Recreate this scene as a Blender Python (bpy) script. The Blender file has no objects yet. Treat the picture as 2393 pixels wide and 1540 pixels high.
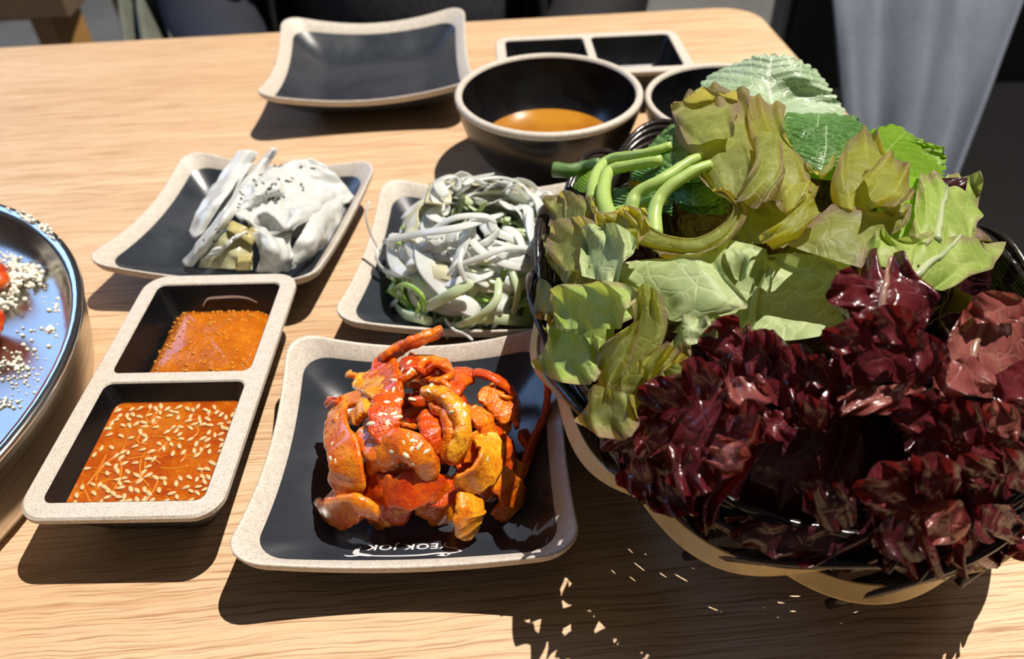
import bpy, bmesh, math, random
from mathutils import Vector, Matrix, noise as mnoise
from mathutils.bvhtree import BVHTree

random.seed(7)
SC = bpy.context.scene
COL = SC.collection
R = math.radians
PI = math.pi

# ------------------------------------------------------------------ camera
W, H = 2393, 1540
FPX, PITCH, ROLL, CAMZ = 1780.0, R(42), R(2.0), 0.252
_p, _r = PITCH, ROLL
_fw = Vector((0, math.cos(_p), -math.sin(_p)))
_u0 = Vector((0, math.sin(_p), math.cos(_p)))
_r0 = Vector((1, 0, 0))
_rt = _r0*math.cos(_r) - _u0*math.sin(_r)
_up = _u0*math.cos(_r) + _r0*math.sin(_r)
CAM = Vector((0, 0, CAMZ))
cd = bpy.data.cameras.new('camera')
cd.sensor_width = 36.0
cd.lens = FPX/W*36.0
cd.clip_start = 0.01
cd.dof.use_dof = True
cd.dof.focus_distance = 0.27
cd.dof.aperture_fstop = 11.0
cam = bpy.data.objects.new('camera', cd)
m = Matrix((_rt, _up, -_fw)).transposed().to_4x4()
m.translation = CAM
cam.matrix_world = m
COL.objects.link(cam)
SC.camera = cam

def ray(px, py):
    return _fw + _rt*((px-W/2)/FPX) - _up*((py-H/2)/FPX)
def at(px, py, z=0.0):
    d = ray(px, py); return CAM + d*((z-CAMZ)/d.z)
def aty(px, py, Y):
    d = ray(px, py); return CAM + d*(Y/d.y)

# ------------------------------------------------------------------ world, lamps, exposure
wd = bpy.data.worlds.new('room_light'); SC.world = wd; wd.use_nodes = True
bg = wd.node_tree.nodes['Background']
bg.inputs[0].default_value = (1.0, 0.96, 0.95, 1); bg.inputs[1].default_value = 0.07
ld = bpy.data.lights.new('ceiling_spot', 'SPOT')
ld.energy = 500; ld.color = (1.0, 0.93, 0.83); ld.shadow_soft_size = 0.010
ld.spot_size = R(140); ld.spot_blend = 0.3
sp = bpy.data.objects.new('ceiling_spot', ld)
sp.location = (0.80, 0.76, 2.5)
sp.rotation_euler = (Vector((0.0, 0.35, 0)) - sp.location).to_track_quat('-Z', 'Y').to_euler()
COL.objects.link(sp)
wl = bpy.data.lights.new('blue_reflection_fill', 'AREA')  # added bluish fill out of view, gives pan and plates their blue reflections
wl.shape = 'RECTANGLE'; wl.size = 1.8; wl.size_y = 1.2; wl.energy = 24; wl.color = (0.30, 0.53, 1.0)
wo = bpy.data.objects.new('blue_reflection_fill', wl)
wo.location = (-2.35, 1.75, 1.25)
wo.rotation_euler = (Vector((-0.1, 0.4, 0)) - wo.location).to_track_quat('-Z', 'Y').to_euler()
COL.objects.link(wo)
SC.view_settings.view_transform = 'Standard'
SC.view_settings.look = 'None'
SC.view_settings.exposure = 0.0
SC.view_settings.gamma = 1.0
SC.view_settings.use_curve_mapping = False

# ------------------------------------------------------------------ object helpers
def tag(o, label=None, cat=None, group=None, kind=None):
    if label: o['label'] = label
    if cat: o['category'] = cat
    if group: o['group'] = group
    if kind: o['kind'] = kind
    return o
def empty(name, loc=(0, 0, 0), rz=0.0, label=None, cat=None, group=None):
    o = bpy.data.objects.new(name, None)
    o.empty_display_size = 0.01
    o.location = loc; o.rotation_euler = (0, 0, rz)
    COL.objects.link(o)
    return tag(o, label, cat, group)
def link(name, me, mat=None, parent=None):
    o = bpy.data.objects.new(name, me); COL.objects.link(o)
    if mat is not None:
        me.materials.clear(); me.materials.append(mat)
    if parent is not None: o.parent = parent
    return o
def mesh(name, vs, fs, smooth=True, uv=None):
    me = bpy.data.meshes.new(name)
    me.from_pydata([tuple(v) for v in vs], [], fs)
    if smooth: me.polygons.foreach_set('use_smooth', [True]*len(me.polygons))
    if uv is not None:
        l = me.uv_layers.new(name='UVMap')
        idx = [0]*len(me.loops); me.loops.foreach_get('vertex_index', idx)
        flat = []
        for i in idx: flat += [uv[i][0], uv[i][1]]
        l.data.foreach_set('uv', flat)
    me.update()
    return me
def mobj(name, vs, fs, mat, parent=None, smooth=True, uv=None):
    return link(name, mesh(name, vs, fs, smooth, uv), mat, parent)
def loft(rings, closed=True, cap0=False, cap1=False):
    vs = [p for r_ in rings for p in r_]; n = len(rings[0]); fs = []
    for i in range(len(rings)-1):
        for j in range(n if closed else n-1):
            a = i*n+j; b = i*n+(j+1) % n
            fs.append((a, b, b+n, a+n))
    if cap0: fs.append(tuple(reversed(range(n))))
    if cap1: fs.append(tuple(range((len(rings)-1)*n, len(rings)*n)))
    return vs, fs
def lathe(prof, n=64):
    rings = [[(r_*math.cos(2*PI*k/n), r_*math.sin(2*PI*k/n), z) for k in range(n)] for r_, z in prof]
    return loft(rings)
def merge(parts):
    V, F = [], []
    for v, f in parts:
        o = len(V); V += list(v); F += [tuple(i+o for i in q) for q in f]
    return V, F
def crom(P, t):
    n = len(P)-1
    if n == 0: return P[0].copy()
    x = min(max(t, 0), 1)*n; i = min(int(x), n-1); f = x-i
    p1, p2 = P[i], P[i+1]
    p0 = P[i-1] if i > 0 else p1*2-p2
    p3 = P[i+2] if i+2 <= n else p2*2-p1
    return 0.5*((2*p1) + (p2-p0)*f + (2*p0-5*p1+4*p2-p3)*f*f + (3*p1-p0-3*p2+p3)*f*f*f)
def tube(path, rad, sides=8, cap=True):
    P = [Vector(p) for p in path]; n = len(P)
    rr = rad if callable(rad) else (lambda t: rad)
    T = [(P[min(i+1, n-1)]-P[max(i-1, 0)]).normalized() for i in range(n)]
    N = T[0].orthogonal().normalized(); rings = []
    for i in range(n):
        N = (N - T[i]*N.dot(T[i])).normalized(); B = T[i].cross(N)
        q = rr(i/(n-1))
        rings.append([P[i]+(N*math.cos(2*PI*k/sides)+B*math.sin(2*PI*k/sides))*q for k in range(sides)])
    return loft(rings, True, cap, cap)
def box(x0, x1, y0, y1, z0, z1, bev=0.0):
    bm = bmesh.new(); bmesh.ops.create_cube(bm, size=1)
    for v in bm.verts:
        v.co = Vector((x0+(v.co.x+.5)*(x1-x0), y0+(v.co.y+.5)*(y1-y0), z0+(v.co.z+.5)*(z1-z0)))
    if bev > 0: bmesh.ops.bevel(bm, geom=bm.edges[:]+bm.verts[:], offset=bev, segments=3, affect='EDGES', profile=.6)
    me = bpy.data.meshes.new('box'); bm.to_mesh(me); bm.free()
    return me
def rrect(hx, hy, rad, n=8):
    pts = []
    for cx, cy, a0 in ((hx-rad, hy-rad, 0), (-hx+rad, hy-rad, 90), (-hx+rad, -hy+rad, 180), (hx-rad, -hy+rad, 270)):
        for k in range(n+1):
            a = R(a0+90*k/n); pts.append((cx+rad*math.cos(a), cy+rad*math.sin(a)))
    return pts
def fbm(v, o=4):
    return mnoise.fractal(v, 1.0, 2.0, o)
def sst(a, b, x):
    t = min(max((x-a)/(b-a), 0), 1); return t*t*(3-2*t)

# ------------------------------------------------------------------ material helpers
class NT:
    def __init__(s, name):
        s.m = bpy.data.materials.new(name); s.m.use_nodes = True
        s.t = s.m.node_tree; s.b = s.t.nodes['Principled BSDF']; s.out = s.t.nodes['Material Output']
    def n(s, typ, **kw):
        nd = s.t.nodes.new(typ)
        for k, v in kw.items():
            if k.startswith('i_'):
                key = k[2:]; key = int(key) if key.isdigit() else key.replace('_', ' ')
                nd.inputs[key].default_value = v
            else: setattr(nd, k, v)
        return nd
    def l(s, a, b): s.t.links.new(a, b)
    def set(s, **kw):
        for k, v in kw.items():
            s.b.inputs[k.replace('_', ' ')].default_value = v
    def coord(s, kind='Object', scale=(1, 1, 1), rot=(0, 0, 0)):
        tc = s.n('ShaderNodeTexCoord'); mp = s.n('ShaderNodeMapping')
        mp.inputs['Scale'].default_value = scale; mp.inputs['Rotation'].default_value = rot
        s.l(tc.outputs[kind], mp.inputs[0]); return mp.outputs[0]
    def noise(s, vec, scale, detail=4, rough=.55, dist=0.0):
        nd = s.n('ShaderNodeTexNoise'); nd.inputs['Scale'].default_value = scale
        nd.inputs['Detail'].default_value = detail; nd.inputs['Roughness'].default_value = rough
        nd.inputs['Distortion'].default_value = dist
        s.l(vec, nd.inputs['Vector']); return nd.outputs['Fac']
    def ramp(s, fac, stops):
        nd = s.n('ShaderNodeValToRGB'); cr = nd.color_ramp
        while len(cr.elements) < len(stops): cr.elements.new(.5)
        for e, (p, c) in zip(cr.elements, stops):
            e.position = p; e.color = (c[0], c[1], c[2], 1) if not isinstance(c, (int, float)) else (c, c, c, 1)
        s.l(fac, nd.inputs[0]); return nd.outputs[0]
    def mix(s, fac, a, b, blend='MIX'):
        nd = s.n('ShaderNodeMix', data_type='RGBA', blend_type=blend)
        for sock, v in ((nd.inputs[0], fac), (nd.inputs[6], a), (nd.inputs[7], b)):
            if hasattr(v, 'links'): s.l(v, sock)
            elif isinstance(v, (int, float)): sock.default_value = v
            else: sock.default_value = (v[0], v[1], v[2], 1)
        return nd.outputs[2]
    def math(s, op, a, b=None, c=None):
        nd = s.n('ShaderNodeMath', operation=op)
        for i, v in enumerate((a, b, c)):
            if v is None: continue
            if hasattr(v, 'links'): s.l(v, nd.inputs[i])
            else: nd.inputs[i].default_value = v
        return nd.outputs[0]
    def bump(s, h, strength=.3, dist=.001):
        nd = s.n('ShaderNodeBump'); nd.inputs['Strength'].default_value = strength; nd.inputs['Distance'].default_value = dist
        s.l(h, nd.inputs['Height']); s.l(nd.outputs[0], s.b.inputs['Normal']); return nd.outputs[0]
    def col(s, c): s.l(c, s.b.inputs['Base Color'])
    def rough(s, c): s.l(c, s.b.inputs['Roughness'])
    def translucent(s, color, fac, normal=None):
        tr = s.n('ShaderNodeBsdfTranslucent'); mx = s.n('ShaderNodeMixShader')
        if hasattr(color, 'links'): s.l(color, tr.inputs[0])
        else: tr.inputs[0].default_value = (*color, 1)
        if normal is not None: s.l(normal, tr.inputs[1])
        if hasattr(fac, 'links'): s.l(fac, mx.inputs[0])
        else: mx.inputs[0].default_value = fac
        s.l(s.b.outputs[0], mx.inputs[1]); s.l(tr.outputs[0], mx.inputs[2]); s.l(mx.outputs[0], s.out.inputs[0])
def plain(name, c, rough=.5, metal=0.0, spec=.5, bumps=None):
    t = NT(name); t.set(Base_Color=(*c, 1), Roughness=rough, Metallic=metal, Specular_IOR_Level=spec)
    v = t.coord()
    f = t.noise(v, 60 if bumps is None else bumps[0])
    t.col(t.mix(.5, c, t.ramp(f, [(.3, [x*.8 for x in c]), (.7, [min(1, x*1.15) for x in c])])))
    if bumps: t.bump(f, bumps[1], .002)
    return t.m

def mat_wood():
    t = NT('light_oak_wood')
    v = t.coord('Object', (1, 1, 1))
    wv = t.noise(t.coord('Object', (5, 14, 1)), 2.2, 3)
    off = t.n('ShaderNodeCombineXYZ'); t.l(t.math('MULTIPLY', wv, .012), off.inputs[1])
    ad = t.n('ShaderNodeVectorMath', operation='ADD'); t.l(v, ad.inputs[0]); t.l(off.outputs[0], ad.inputs[1])
    def st_(sx, sy, det, rg, dist):
        mp = t.n('ShaderNodeMapping'); mp.inputs['Scale'].default_value = (sx, sy, 1); t.l(ad.outputs[0], mp.inputs[0])
        return t.noise(mp.outputs[0], 1.0, det, rg, dist)
    big = st_(2.5, 28, 5, .6, .5); fine = st_(8, 520, 4, .6, .3); streak = st_(24, 1300, 4, .6, .4); patch = t.noise(t.coord('Object', (3, 7, 1)), 1.5, 3)
    base = t.ramp(big, [(.28, (.62, .405, .235)), (.5, (.69, .48, .295)), (.72, (.75, .55, .36))])
    dark = t.ramp(fine, [(.30, (.74, .62, .50)), (.50, (1, 1, 1))])
    c = t.mix(.8, base, dark, 'MULTIPLY')
    st = t.ramp(streak, [(.36, (.44, .28, .18)), (.49, (1, 1, 1))])
    c = t.mix(.75, c, st, 'MULTIPLY')
    c = t.mix(t.ramp(patch, [(.42, 0.0), (.62, .30)]), c, (.62, .38, .21))
    t.col(c)
    h = t.math('ADD', t.math('MULTIPLY', fine, .5), t.math('MULTIPLY', streak, .7))
    t.bump(h, .45, .0010)
    t.set(Roughness=.48, Specular_IOR_Level=.35)
    return t.m
def mat_glaze(name='black_glaze', a=(.022, .027, .036), b=(.032, .038, .050)):
    t = NT(name)
    v = t.coord()
    f = t.noise(v, 900, 2); g = t.noise(v, 45, 3)
    t.col(t.ramp(g, [(.3, a), (.7, b)]))
    t.rough(t.ramp(g, [(.3, .22), (.75, .36)]))
    t.bump(f, .05, .0004); t.set(Specular_IOR_Level=.55)
    return t.m
def mat_rim():
    t = NT('speckled_stoneware')
    v = t.coord()
    a = t.noise(v, 1500, 2, .6); b = t.noise(v, 330, 3)
    c = t.ramp(a, [(.33, (.34, .29, .24)), (.44, (.56, .50, .43)), (.62, (.68, .62, .55)), (.72, (.80, .76, .70))])
    t.col(t.mix(.35, c, t.ramp(b, [(.35, (.50, .43, .36)), (.65, (.68, .62, .55))])))
    t.bump(a, .15, .0004); t.set(Roughness=.5)
    return t.m
WOOD = mat_wood(); GLAZE = mat_glaze(); GLAZEB = mat_glaze('deep_black_glaze', (.004, .004, .005), (.008, .008, .010)); RIM = mat_rim()
def mat_bisque():
    t = NT('dark_stoneware_underside')
    f = t.noise(t.coord(), 700, 3)
    t.col(t.ramp(f, [(.35, (.020, .019, .020)), (.7, (.045, .042, .042))])); t.set(Roughness=.55); t.bump(f, .1, .0005)
    return t.m
BISQUE = mat_bisque()
WHITE_PRINT = plain('white_print', (.62, .62, .64), .45)

# ------------------------------------------------------------------ floor, walls, table
FZ = -0.73
def mat_floor():
    t = NT('grey_floor')
    v = t.coord()
    f = t.noise(v, 6, 4); g = t.noise(v, 80, 2)
    t.col(t.mix(.3, t.ramp(f, [(.3, (.20, .20, .19)), (.7, (.30, .30, .285))]), t.ramp(g, [(.3, (.15, .15, .15)), (.7, (.33, .32, .31))])))
    t.set(Roughness=.6); return t.m
o = link('floor', box(-2.5, 2.2, -1.0, 4.2, FZ-.05, FZ), mat_floor()); o['kind'] = 'structure'
DARKWOOD = plain('dark_walnut', (.060, .034, .016), .5)
o = link('wall_right', box(1.05, 1.13, -1.0, 4.2, FZ, 1.9), DARKWOOD); o['kind'] = 'structure'
o = link('wall_back', box(-2.5, 1.05, 4.2, 4.3, FZ, 0.5), plain('grey_wall', (.22, .22, .21), .8)); o['kind'] = 'structure'

tb = empty('dining_table', (0.2300, 0.7120, FZ), R(3.2), 'pale oak dining table with a rounded corner, holding all the dishes', 'table')
def build_table():
    x0, x1, y0, y1, rr = -1.30, 0.0, -0.80, 0.0, .035
    hx, hy = (x1-x0)/2, (y1-y0)/2; cx, cy = (x0+x1)/2, (y0+y1)/2
    def ring(ins, z): return [(cx+p[0], cy+p[1], z) for p in rrect(hx-ins, hy-ins, max(rr-ins, .004), 12)]
    zt = -FZ
    top = [ring(.0022, zt), ring(.0006, zt-.0006), ring(0, zt-.0022)]
    v, f = loft(top); n = len(top[0]); f.append(tuple(range(n)))
    mobj('tabletop', v, f, WOOD, tb, smooth=False)
    v, f = loft([ring(0, zt-.0022), ring(0, zt-.024), ring(.003, zt-.027)], cap1=True)
    mobj('edge_band', v, f, plain('oak_edge_band', (.33, .20, .11), .5), tb, smooth=False)
    for lx, ly in ((x0+.06, y0+.06), (x1-.06, y0+.06), (x0+.06, y1-.06), (x1-.06, y1-.06)):
        link('leg', box(lx-.03, lx+.03, ly-.03, ly+.03, 0, zt-.027, .004), DARKWOOD, tb)
build_table()

# ------------------------------------------------------------------ square plates with lifted corners
class Plate:
    S_RIM = .885
    def __init__(s, loc, rz, hx, hy, label, zbase=0.0, hm=.0165, hc=.0065):
        s.hx, s.hy, s.hm, s.hc = hx, hy, hm, hc
        s.root = empty('square_plate', (loc[0], loc[1], zbase), rz, label, 'plate', 'square black plates with beige rims')
        s.build()
    def z(s, q, cw):
        a = max(0, (q-.50)/.50)
        return .0045 + s.hm*a**1.55 + s.hc*cw*max(0, (q-.45)/.55)**2.0
    def outline(s):
        pts = []
        for x, y in rrect(1, 1, .21, 7):
            pts.append((x, y))
        out = []
        for i in range(len(pts)):
            a, b = pts[i], pts[(i+1) % len(pts)]
            k = 12 if math.hypot(a[0]-b[0], a[1]-b[1]) > .3 else 1
            for j in range(k): out.append((a[0]+(b[0]-a[0])*j/k, a[1]+(b[1]-a[1])*j/k))
        return out
    def cw(s, x, y): return min(1.0, (abs(x)*abs(y))**2*1.25)
    def pt(s, x, y, q, dz=0.0, grow=0.0):
        c = s.cw(x, y); k = q*(1+.030*c*q)
        sg = 1+grow/s.hx
        return (x*k*s.hx*sg, y*k*s.hy*sg, s.z(q, c)+dz)
    def surf(s, X, Y):           # height of the inner face at a local point
        x, y = X/s.hx, Y/s.hy; q = max(abs(x), abs(y), 1e-6)
        for _ in range(4):
            c = s.cw(x/q, y/q); q = max(abs(x), abs(y))/(1+.03*c*q)
        return s.z(q, s.cw(x/q, y/q))
    def build(s):
        O = s.outline(); Q = [.02, .2, .4, .5, .57, .63, .69, .75, .80, s.S_RIM]
        inner = [[s.pt(x, y, q) for x, y in O] for q in Q]
        under = []
        for q in [.985, .93, .86, .78, .70, .62]:
            under.append([(lambda p: (p[0], p[1], max(p[2]-.0042, .0)))(s.pt(x, y, q)) for x, y in O])
        under.append([s.pt(x, y, .55, 0)[:2]+(0.0,) for x, y in O])
        v1, f1 = loft(inner, cap0=False); f1 = [tuple(reversed(q)) for q in f1]
        n = len(O); f1.append(tuple(range(n)))
        v2, f2 = loft(list(reversed(under)), cap0=True)
        v, f = merge([(v1, [tuple(reversed(q)) for q in f1]), (v2, f2)])
        s.dish = mobj('dish', v, f, GLAZE, s.root)
        rim = [[s.pt(x, y, s.S_RIM, -.0002) for x, y in O]]
        for q, dz in ((.90, .0003), (.94, .0003), (.975, .0003), (.992, .0)):
            rim.append([s.pt(x, y, q, dz) for x, y in O])
        rim.append([s.pt(x, y, 1.0, -.0008) for x, y in O])
        rim.append([s.pt(x, y, 1.0, -.0022) for x, y in O])
        rim.append([s.pt(x, y, .985, -.0042) for x, y in O])
        v, f = loft(rim)
        r_ = mobj('rim', v, f, RIM, s.root); r_['label'] = 'speckled beige unglazed rim'
    def world(s, X, Y, dz=0):
        c, n = math.cos(s.root.rotation_euler.z), math.sin(s.root.rotation_euler.z)
        return Vector((s.root.location.x+X*c-Y*n, s.root.location.y+X*n+Y*c, s.root.location.z+s.surf(X, Y)+dz))
PK = Plate((-.0388, .1935), R(-.4), .0580, .0550, 'black square plate with beige rim under the red spicy kimchi', hc=.0085)
PR = Plate((-.1455, .3580), R(-10), .0590, .0560, 'black square plate with beige rim under the white radish slices')
PS = Plate((-.0190, .3170), R(-5.5), .0560, .0600, 'black square plate with beige rim under the shredded scallion salad')
PF = Plate((-.0985, .5650), R(4), .0720, .0720, 'empty black square plate with pale rim at the far side of the table', hm=.019, hc=.009)

# logo on the kimchi plate: lettering reads from the far side
def plate_logo():
    cu = bpy.data.curves.new('logo', 'FONT'); cu.body = 'YEOK JOK'; cu.size = .0060; cu.align_x = 'CENTER'; cu.offset = .00016
    cu.space_character = 1.12; cu.resolution_u = 3
    tmp = bpy.data.objects.new('logo_tmp', cu); COL.objects.link(tmp)
    dg = bpy.context.evaluated_depsgraph_get(); dg.update()
    me = bpy.data.meshes.new_from_object(tmp.evaluated_get(dg)); bpy.data.objects.remove(tmp)
    bm = bmesh.new(); bm.from_mesh(me)
    bmesh.ops.subdivide_edges(bm, edges=[e for e in bm.edges if e.calc_length() > .0015], cuts=2)
    bm.to_mesh(me); bm.free()
    off = (-.0012, -.0385)
    def place(x, y):
        X, Y = -x+off[0], -y*.85+off[1]
        return (X, Y, PK.surf(X, Y)+.0003)
    for v in me.vertices: v.co = place(v.co.x, v.co.y)
    o = link('logo_lettering', me, WHITE_PRINT, PK.dish); o['label'] = 'white printed letters on the black plate'
    # brush-stroke dog under the letters: a long back line with head, tail and legs
    strokes = [([(.030, -.0055), (.0245, -.0075), (.018, -.0066), (.008, -.0085), (-.006, -.0088), (-.0185, -.0080), (-.0245, -.0068)], .0010, .0012),
               ([(-.0185, -.0080), (-.0265, -.0048), (-.0275, .0010), (-.0262, .0052)], .0024, .0014),
               ([(-.0240, -.0070), (-.0300, -.0088), (-.0330, -.0072)], .0014, .0007),
               ([(.030, -.0055), (.0255, .0000), (.0230, .0012)], .0007, .0010),
               ([(.018, -.0066), (.0205, -.0110), (.0165, -.0098)], .0014, .0007),
               ([(.0245, -.0075), (.0215, -.0125)], .0008, .0005)]
    parts = []
    for pts, w0, w1 in strokes:
        P = [Vector((-a*.66, .0088-(b+.008)*.55, 0)) for a, b in pts]; w0 *= .6; w1 *= .6; N = 20; L, Rr = [], []
        for i in range(N+1):
            t = i/N; c = crom(P, t); d = (crom(P, min(1, t+.02))-crom(P, max(0, t-.02))).normalized(); nn = Vector((-d.y, d.x, 0))
            w = (w0+(w1-w0)*t)*(.35+.65*math.sin(PI*min(1, .12+t*.85)))
            a, b = c+nn*w, c-nn*w
            L.append(place(a.x, a.y)); Rr.append(place(b.x, b.y))
        parts.append(loft([L, Rr], closed=False))
    v, f = merge(parts)
    o = mobj('logo_drawing', v, f, WHITE_PRINT, PK.dish); o['label'] = 'white brush-stroke figure printed by the letters'
plate_logo()

# ------------------------------------------------------------------ divided sauce dishes
def sauce_dish(loc, rz, label):
    root = empty('sauce_dish', (loc[0], loc[1], 0), rz, label, 'sauce dish', 'divided sauce dishes')
    hx, hy, ht, rr = .0365, .0690, .0300, .0105
    n = 8
    def ring(h_x, h_y, rad, z, cx=0, cy=0): return [(cx+p[0], cy+p[1], z) for p in rrect(h_x, h_y, rad, n)]
    wells = []
    wy = (hy*2-.0075*2-.0062)/4
    for sgn in (-1, 1):
        wells.append((sgn*(wy+.0031), hx-.0075, wy))
    # body: outside and bottom
    out = [ring(hx-.0155, hy-.0165, .006, 0), ring(hx-.0140, hy-.0150, .007, .0014), ring(hx-.0040, hy-.0042, .009, ht-.0075), ring(hx-.0012, hy-.0012, rr, ht-.0035)]
    v, f = loft(out, cap0=True)
    mobj('body', v, f, BISQUE, root)
    for cy, wx, wy_ in wells:
        w = [ring(wx, wy_, .0035, ht-.0006, 0, cy), ring(wx-.0006, wy_-.0006, .0035, ht-.0022, 0, cy), ring(wx-.0058, wy_-.0062, .004, .0105, 0, cy), ring(wx-.0085, wy_-.0085, .004, .0082, 0, cy)]
        v, f = loft(w, cap1=True)
        well_ = mobj('well', v, f, GLAZEB, root)
    # rim top with two openings
    bm = bmesh.new()
    def loop(pts):
        vs = [bm.verts.new(p) for p in pts]
        return [bm.edges.new((vs[i], vs[(i+1) % len(vs)])) for i in range(len(vs))]
    E = loop(ring(hx-.0008, hy-.0008, rr, ht))
    for cy, wx, wy_ in wells: E += loop(ring(wx+.0006, wy_+.0006, .0038, ht, 0, cy))
    bmesh.ops.triangle_fill(bm, use_beauty=True, use_dissolve=False, edges=E)
    for fc in bm.faces:
        if fc.normal.z < 0: fc.normal_flip()
    me = bpy.data.meshes.new('rim'); bm.to_mesh(me); bm.free()
    V = [tuple(v.co) for v in me.vertices]; F = [tuple(p.vertices) for p in me.polygons]
    parts = [(V, F), loft([ring(hx-.0012, hy-.0012, rr, ht-.0038), ring(hx, hy, rr, ht-.0028), ring(hx, hy, rr, ht-.0008), ring(hx-.0008, hy-.0008, rr, ht)])]
    for cy, wx, wy_ in wells: parts.append(loft([ring(wx+.0006, wy_+.0006, .0038, ht, 0, cy), ring(wx, wy_, .0035, ht-.0008, 0, cy)]))
    v, f = merge(parts)
    o = mobj('rim', v, f, RIM, root, smooth=False); o['label'] = 'speckled beige unglazed rim'
    return root, wells, hx, hy, well_
SHT = .0300
SD, WELLS, SHX, SHY, BACKWELL = sauce_dish((-.1392, .2248), R(-1.2), 'divided black dish holding two red-orange dipping sauces')
SD2, _, _, _, _ = sauce_dish((.0645, .5440), R(90+1.5), 'empty divided black dish behind the soup bowl')
def dish_mark():
    P = [Vector(p) for p in ((-.012, 0, .0000), (-.009, 0, .0034), (-.004, 0, .0040), (.004, 0, .0042), (.010, 0, .0034), (.0145, 0, .0012))]
    cy, wx, wy_ = WELLS[1]
    L, Q = [], []
    for i in range(25):
        t = i/24; c = crom(P, t); w = .0003+.0003*math.sin(PI*t)
        for arr, s_ in ((L, 1), (Q, -1)):
            z = .0195+c.z+s_*w
            dep = wy_-.0006-.0056*(SHT-.0022-z)/(SHT-.0022-.0105)
            arr.append((c.x+.002, cy+dep-.0004, z))
    v, f = loft([L, Q], closed=False)
    o = mobj('printed_mark', v, f, WHITE_PRINT, BACKWELL); o['label'] = 'pale printed stroke on the back wall of the dish'
dish_mark()

# ------------------------------------------------------------------ bowls
SOUP = NT('amber_broth')
_v = SOUP.coord(); _f = SOUP.noise(_v, 25, 3)
SOUP.col(SOUP.ramp(_f, [(.35, (.33, .12, .010)), (.65, (.46, .20, .020))])); SOUP.set(Roughness=.12)
SOUP = SOUP.m
def bowl(loc, rad, ht, label, soup=None):
    root = empty('soup_bowl', (loc[0], loc[1], 0), 0, label, 'bowl', 'round black bowls with pale rims')
    k = rad
    outer = [(0.0005, .002), (k*.50, .002), (k*.52, 0), (k*.56, 0), (k*.58, .004), (k*.74, ht*.22), (k*.90, ht*.52), (k*.975, ht*.80), (k*.985, ht-.0035)]
    v1, f1 = lathe(outer, 72)
    mobj('body', v1, f1, GLAZEB, root)
    inner = [(k*.925, ht-.0012), (k*.905, ht*.80), (k*.84, ht*.50), (k*.68, ht*.24), (k*.50, .0085), (.0005, .0068)]
    v1, f1 = lathe(inner, 72); mobj('inside', v1, f1, GLAZEB, root)
    rim = [(k*.983, ht-.0042), (k*.999, ht-.0030), (k, ht-.0012), (k*.985, ht-.0001), (k*.955, ht+.0003), (k*.932, ht-.0002), (k*.921, ht-.0018)]
    v1, f1 = lathe(rim, 72); o = mobj('rim', v1, f1, RIM, root); o['label'] = 'pale unglazed rim'
    if soup:
        z = soup; rs = k*.66+(k*.905-k*.66)*0
        pr = [(p, q) for p, q in inner]
        for (r1, z1), (r2, z2) in zip(inner, inner[1:]):
            if z2 <= z <= z1: rs = r2+(r1-r2)*(z-z2)/(z1-z2)
        v1, f1 = lathe([(rs+.0004, z+.0006), (rs-.0012, z+.0001), (rs*.6, z), (.0005, z)], 72)
        o = mobj('broth', v1, f1, SOUP, root); o['label'] = 'clear amber broth'
    return root
B1 = bowl((.0272, .4405), .0572, .050, 'round black bowl with a pale rim, filled with amber broth', .0165)
B2 = bowl((.1365, .4330), .0510, .045, 'round black bowl with a pale rim half hidden behind the perilla leaves')

# ------------------------------------------------------------------ steel pan
def mat_steel():
    t = NT('brushed_steel')
    tc = t.coord('Object', (1, 1, 1)); f = t.noise(tc, 70, 4)
    g = t.noise(t.coord('Object', (3, 3, 900)), 1.0, 3)
    t.set(Metallic=1.0, Base_Color=(.62, .56, .48, 1))
    t.rough(t.ramp(g, [(.3, .24), (.7, .40)])); t.bump(g, .08, .0004)
    return t.m
def mat_panfloor():
    t = NT('oily_pan_steel')
    f = t.noise(t.coord(), 22, 4, .6, .4)
    t.set(Metallic=1.0)
    t.col(t.ramp(f, [(.35, (.36, .33, .30)), (.65, (.52, .50, .48))])); t.rough(t.ramp(f, [(.3, .20), (.7, .34)]))
    t.bump(t.noise(t.coord(), 160, 3), .06, .001)
    return t.m
STEEL = mat_steel()
PAN = empty('steel_pan', (-.3290, .2110, 0), 0, 'round stainless steel pan with white crumbs at the left edge', 'pan')
v, f = lathe([(.0005, .0015), (.128, .0015), (.1335, .0), (.1385, .002), (.1415, .007), (.1440, .016), (.1470, .030), (.1485, .0385)], 96)
mobj('wall', v, f, STEEL, PAN)
v, f = lathe([(.1485, .0385), (.1497, .0402), (.1490, .0416), (.1468, .0420), (.1448, .0414), (.1436, .0396)], 96)
mobj('rolled_rim', v, f, plain('polished_steel', (.66, .66, .66), .16, 1.0), PAN)
v, f = lathe([(.1436, .0396), (.1415, .0300), (.1385, .0245), (.1330, .0225), (.10, .0215), (.0005, .0212)], 96)
mobj('pan_floor', v, f, mat_panfloor(), PAN)

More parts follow.
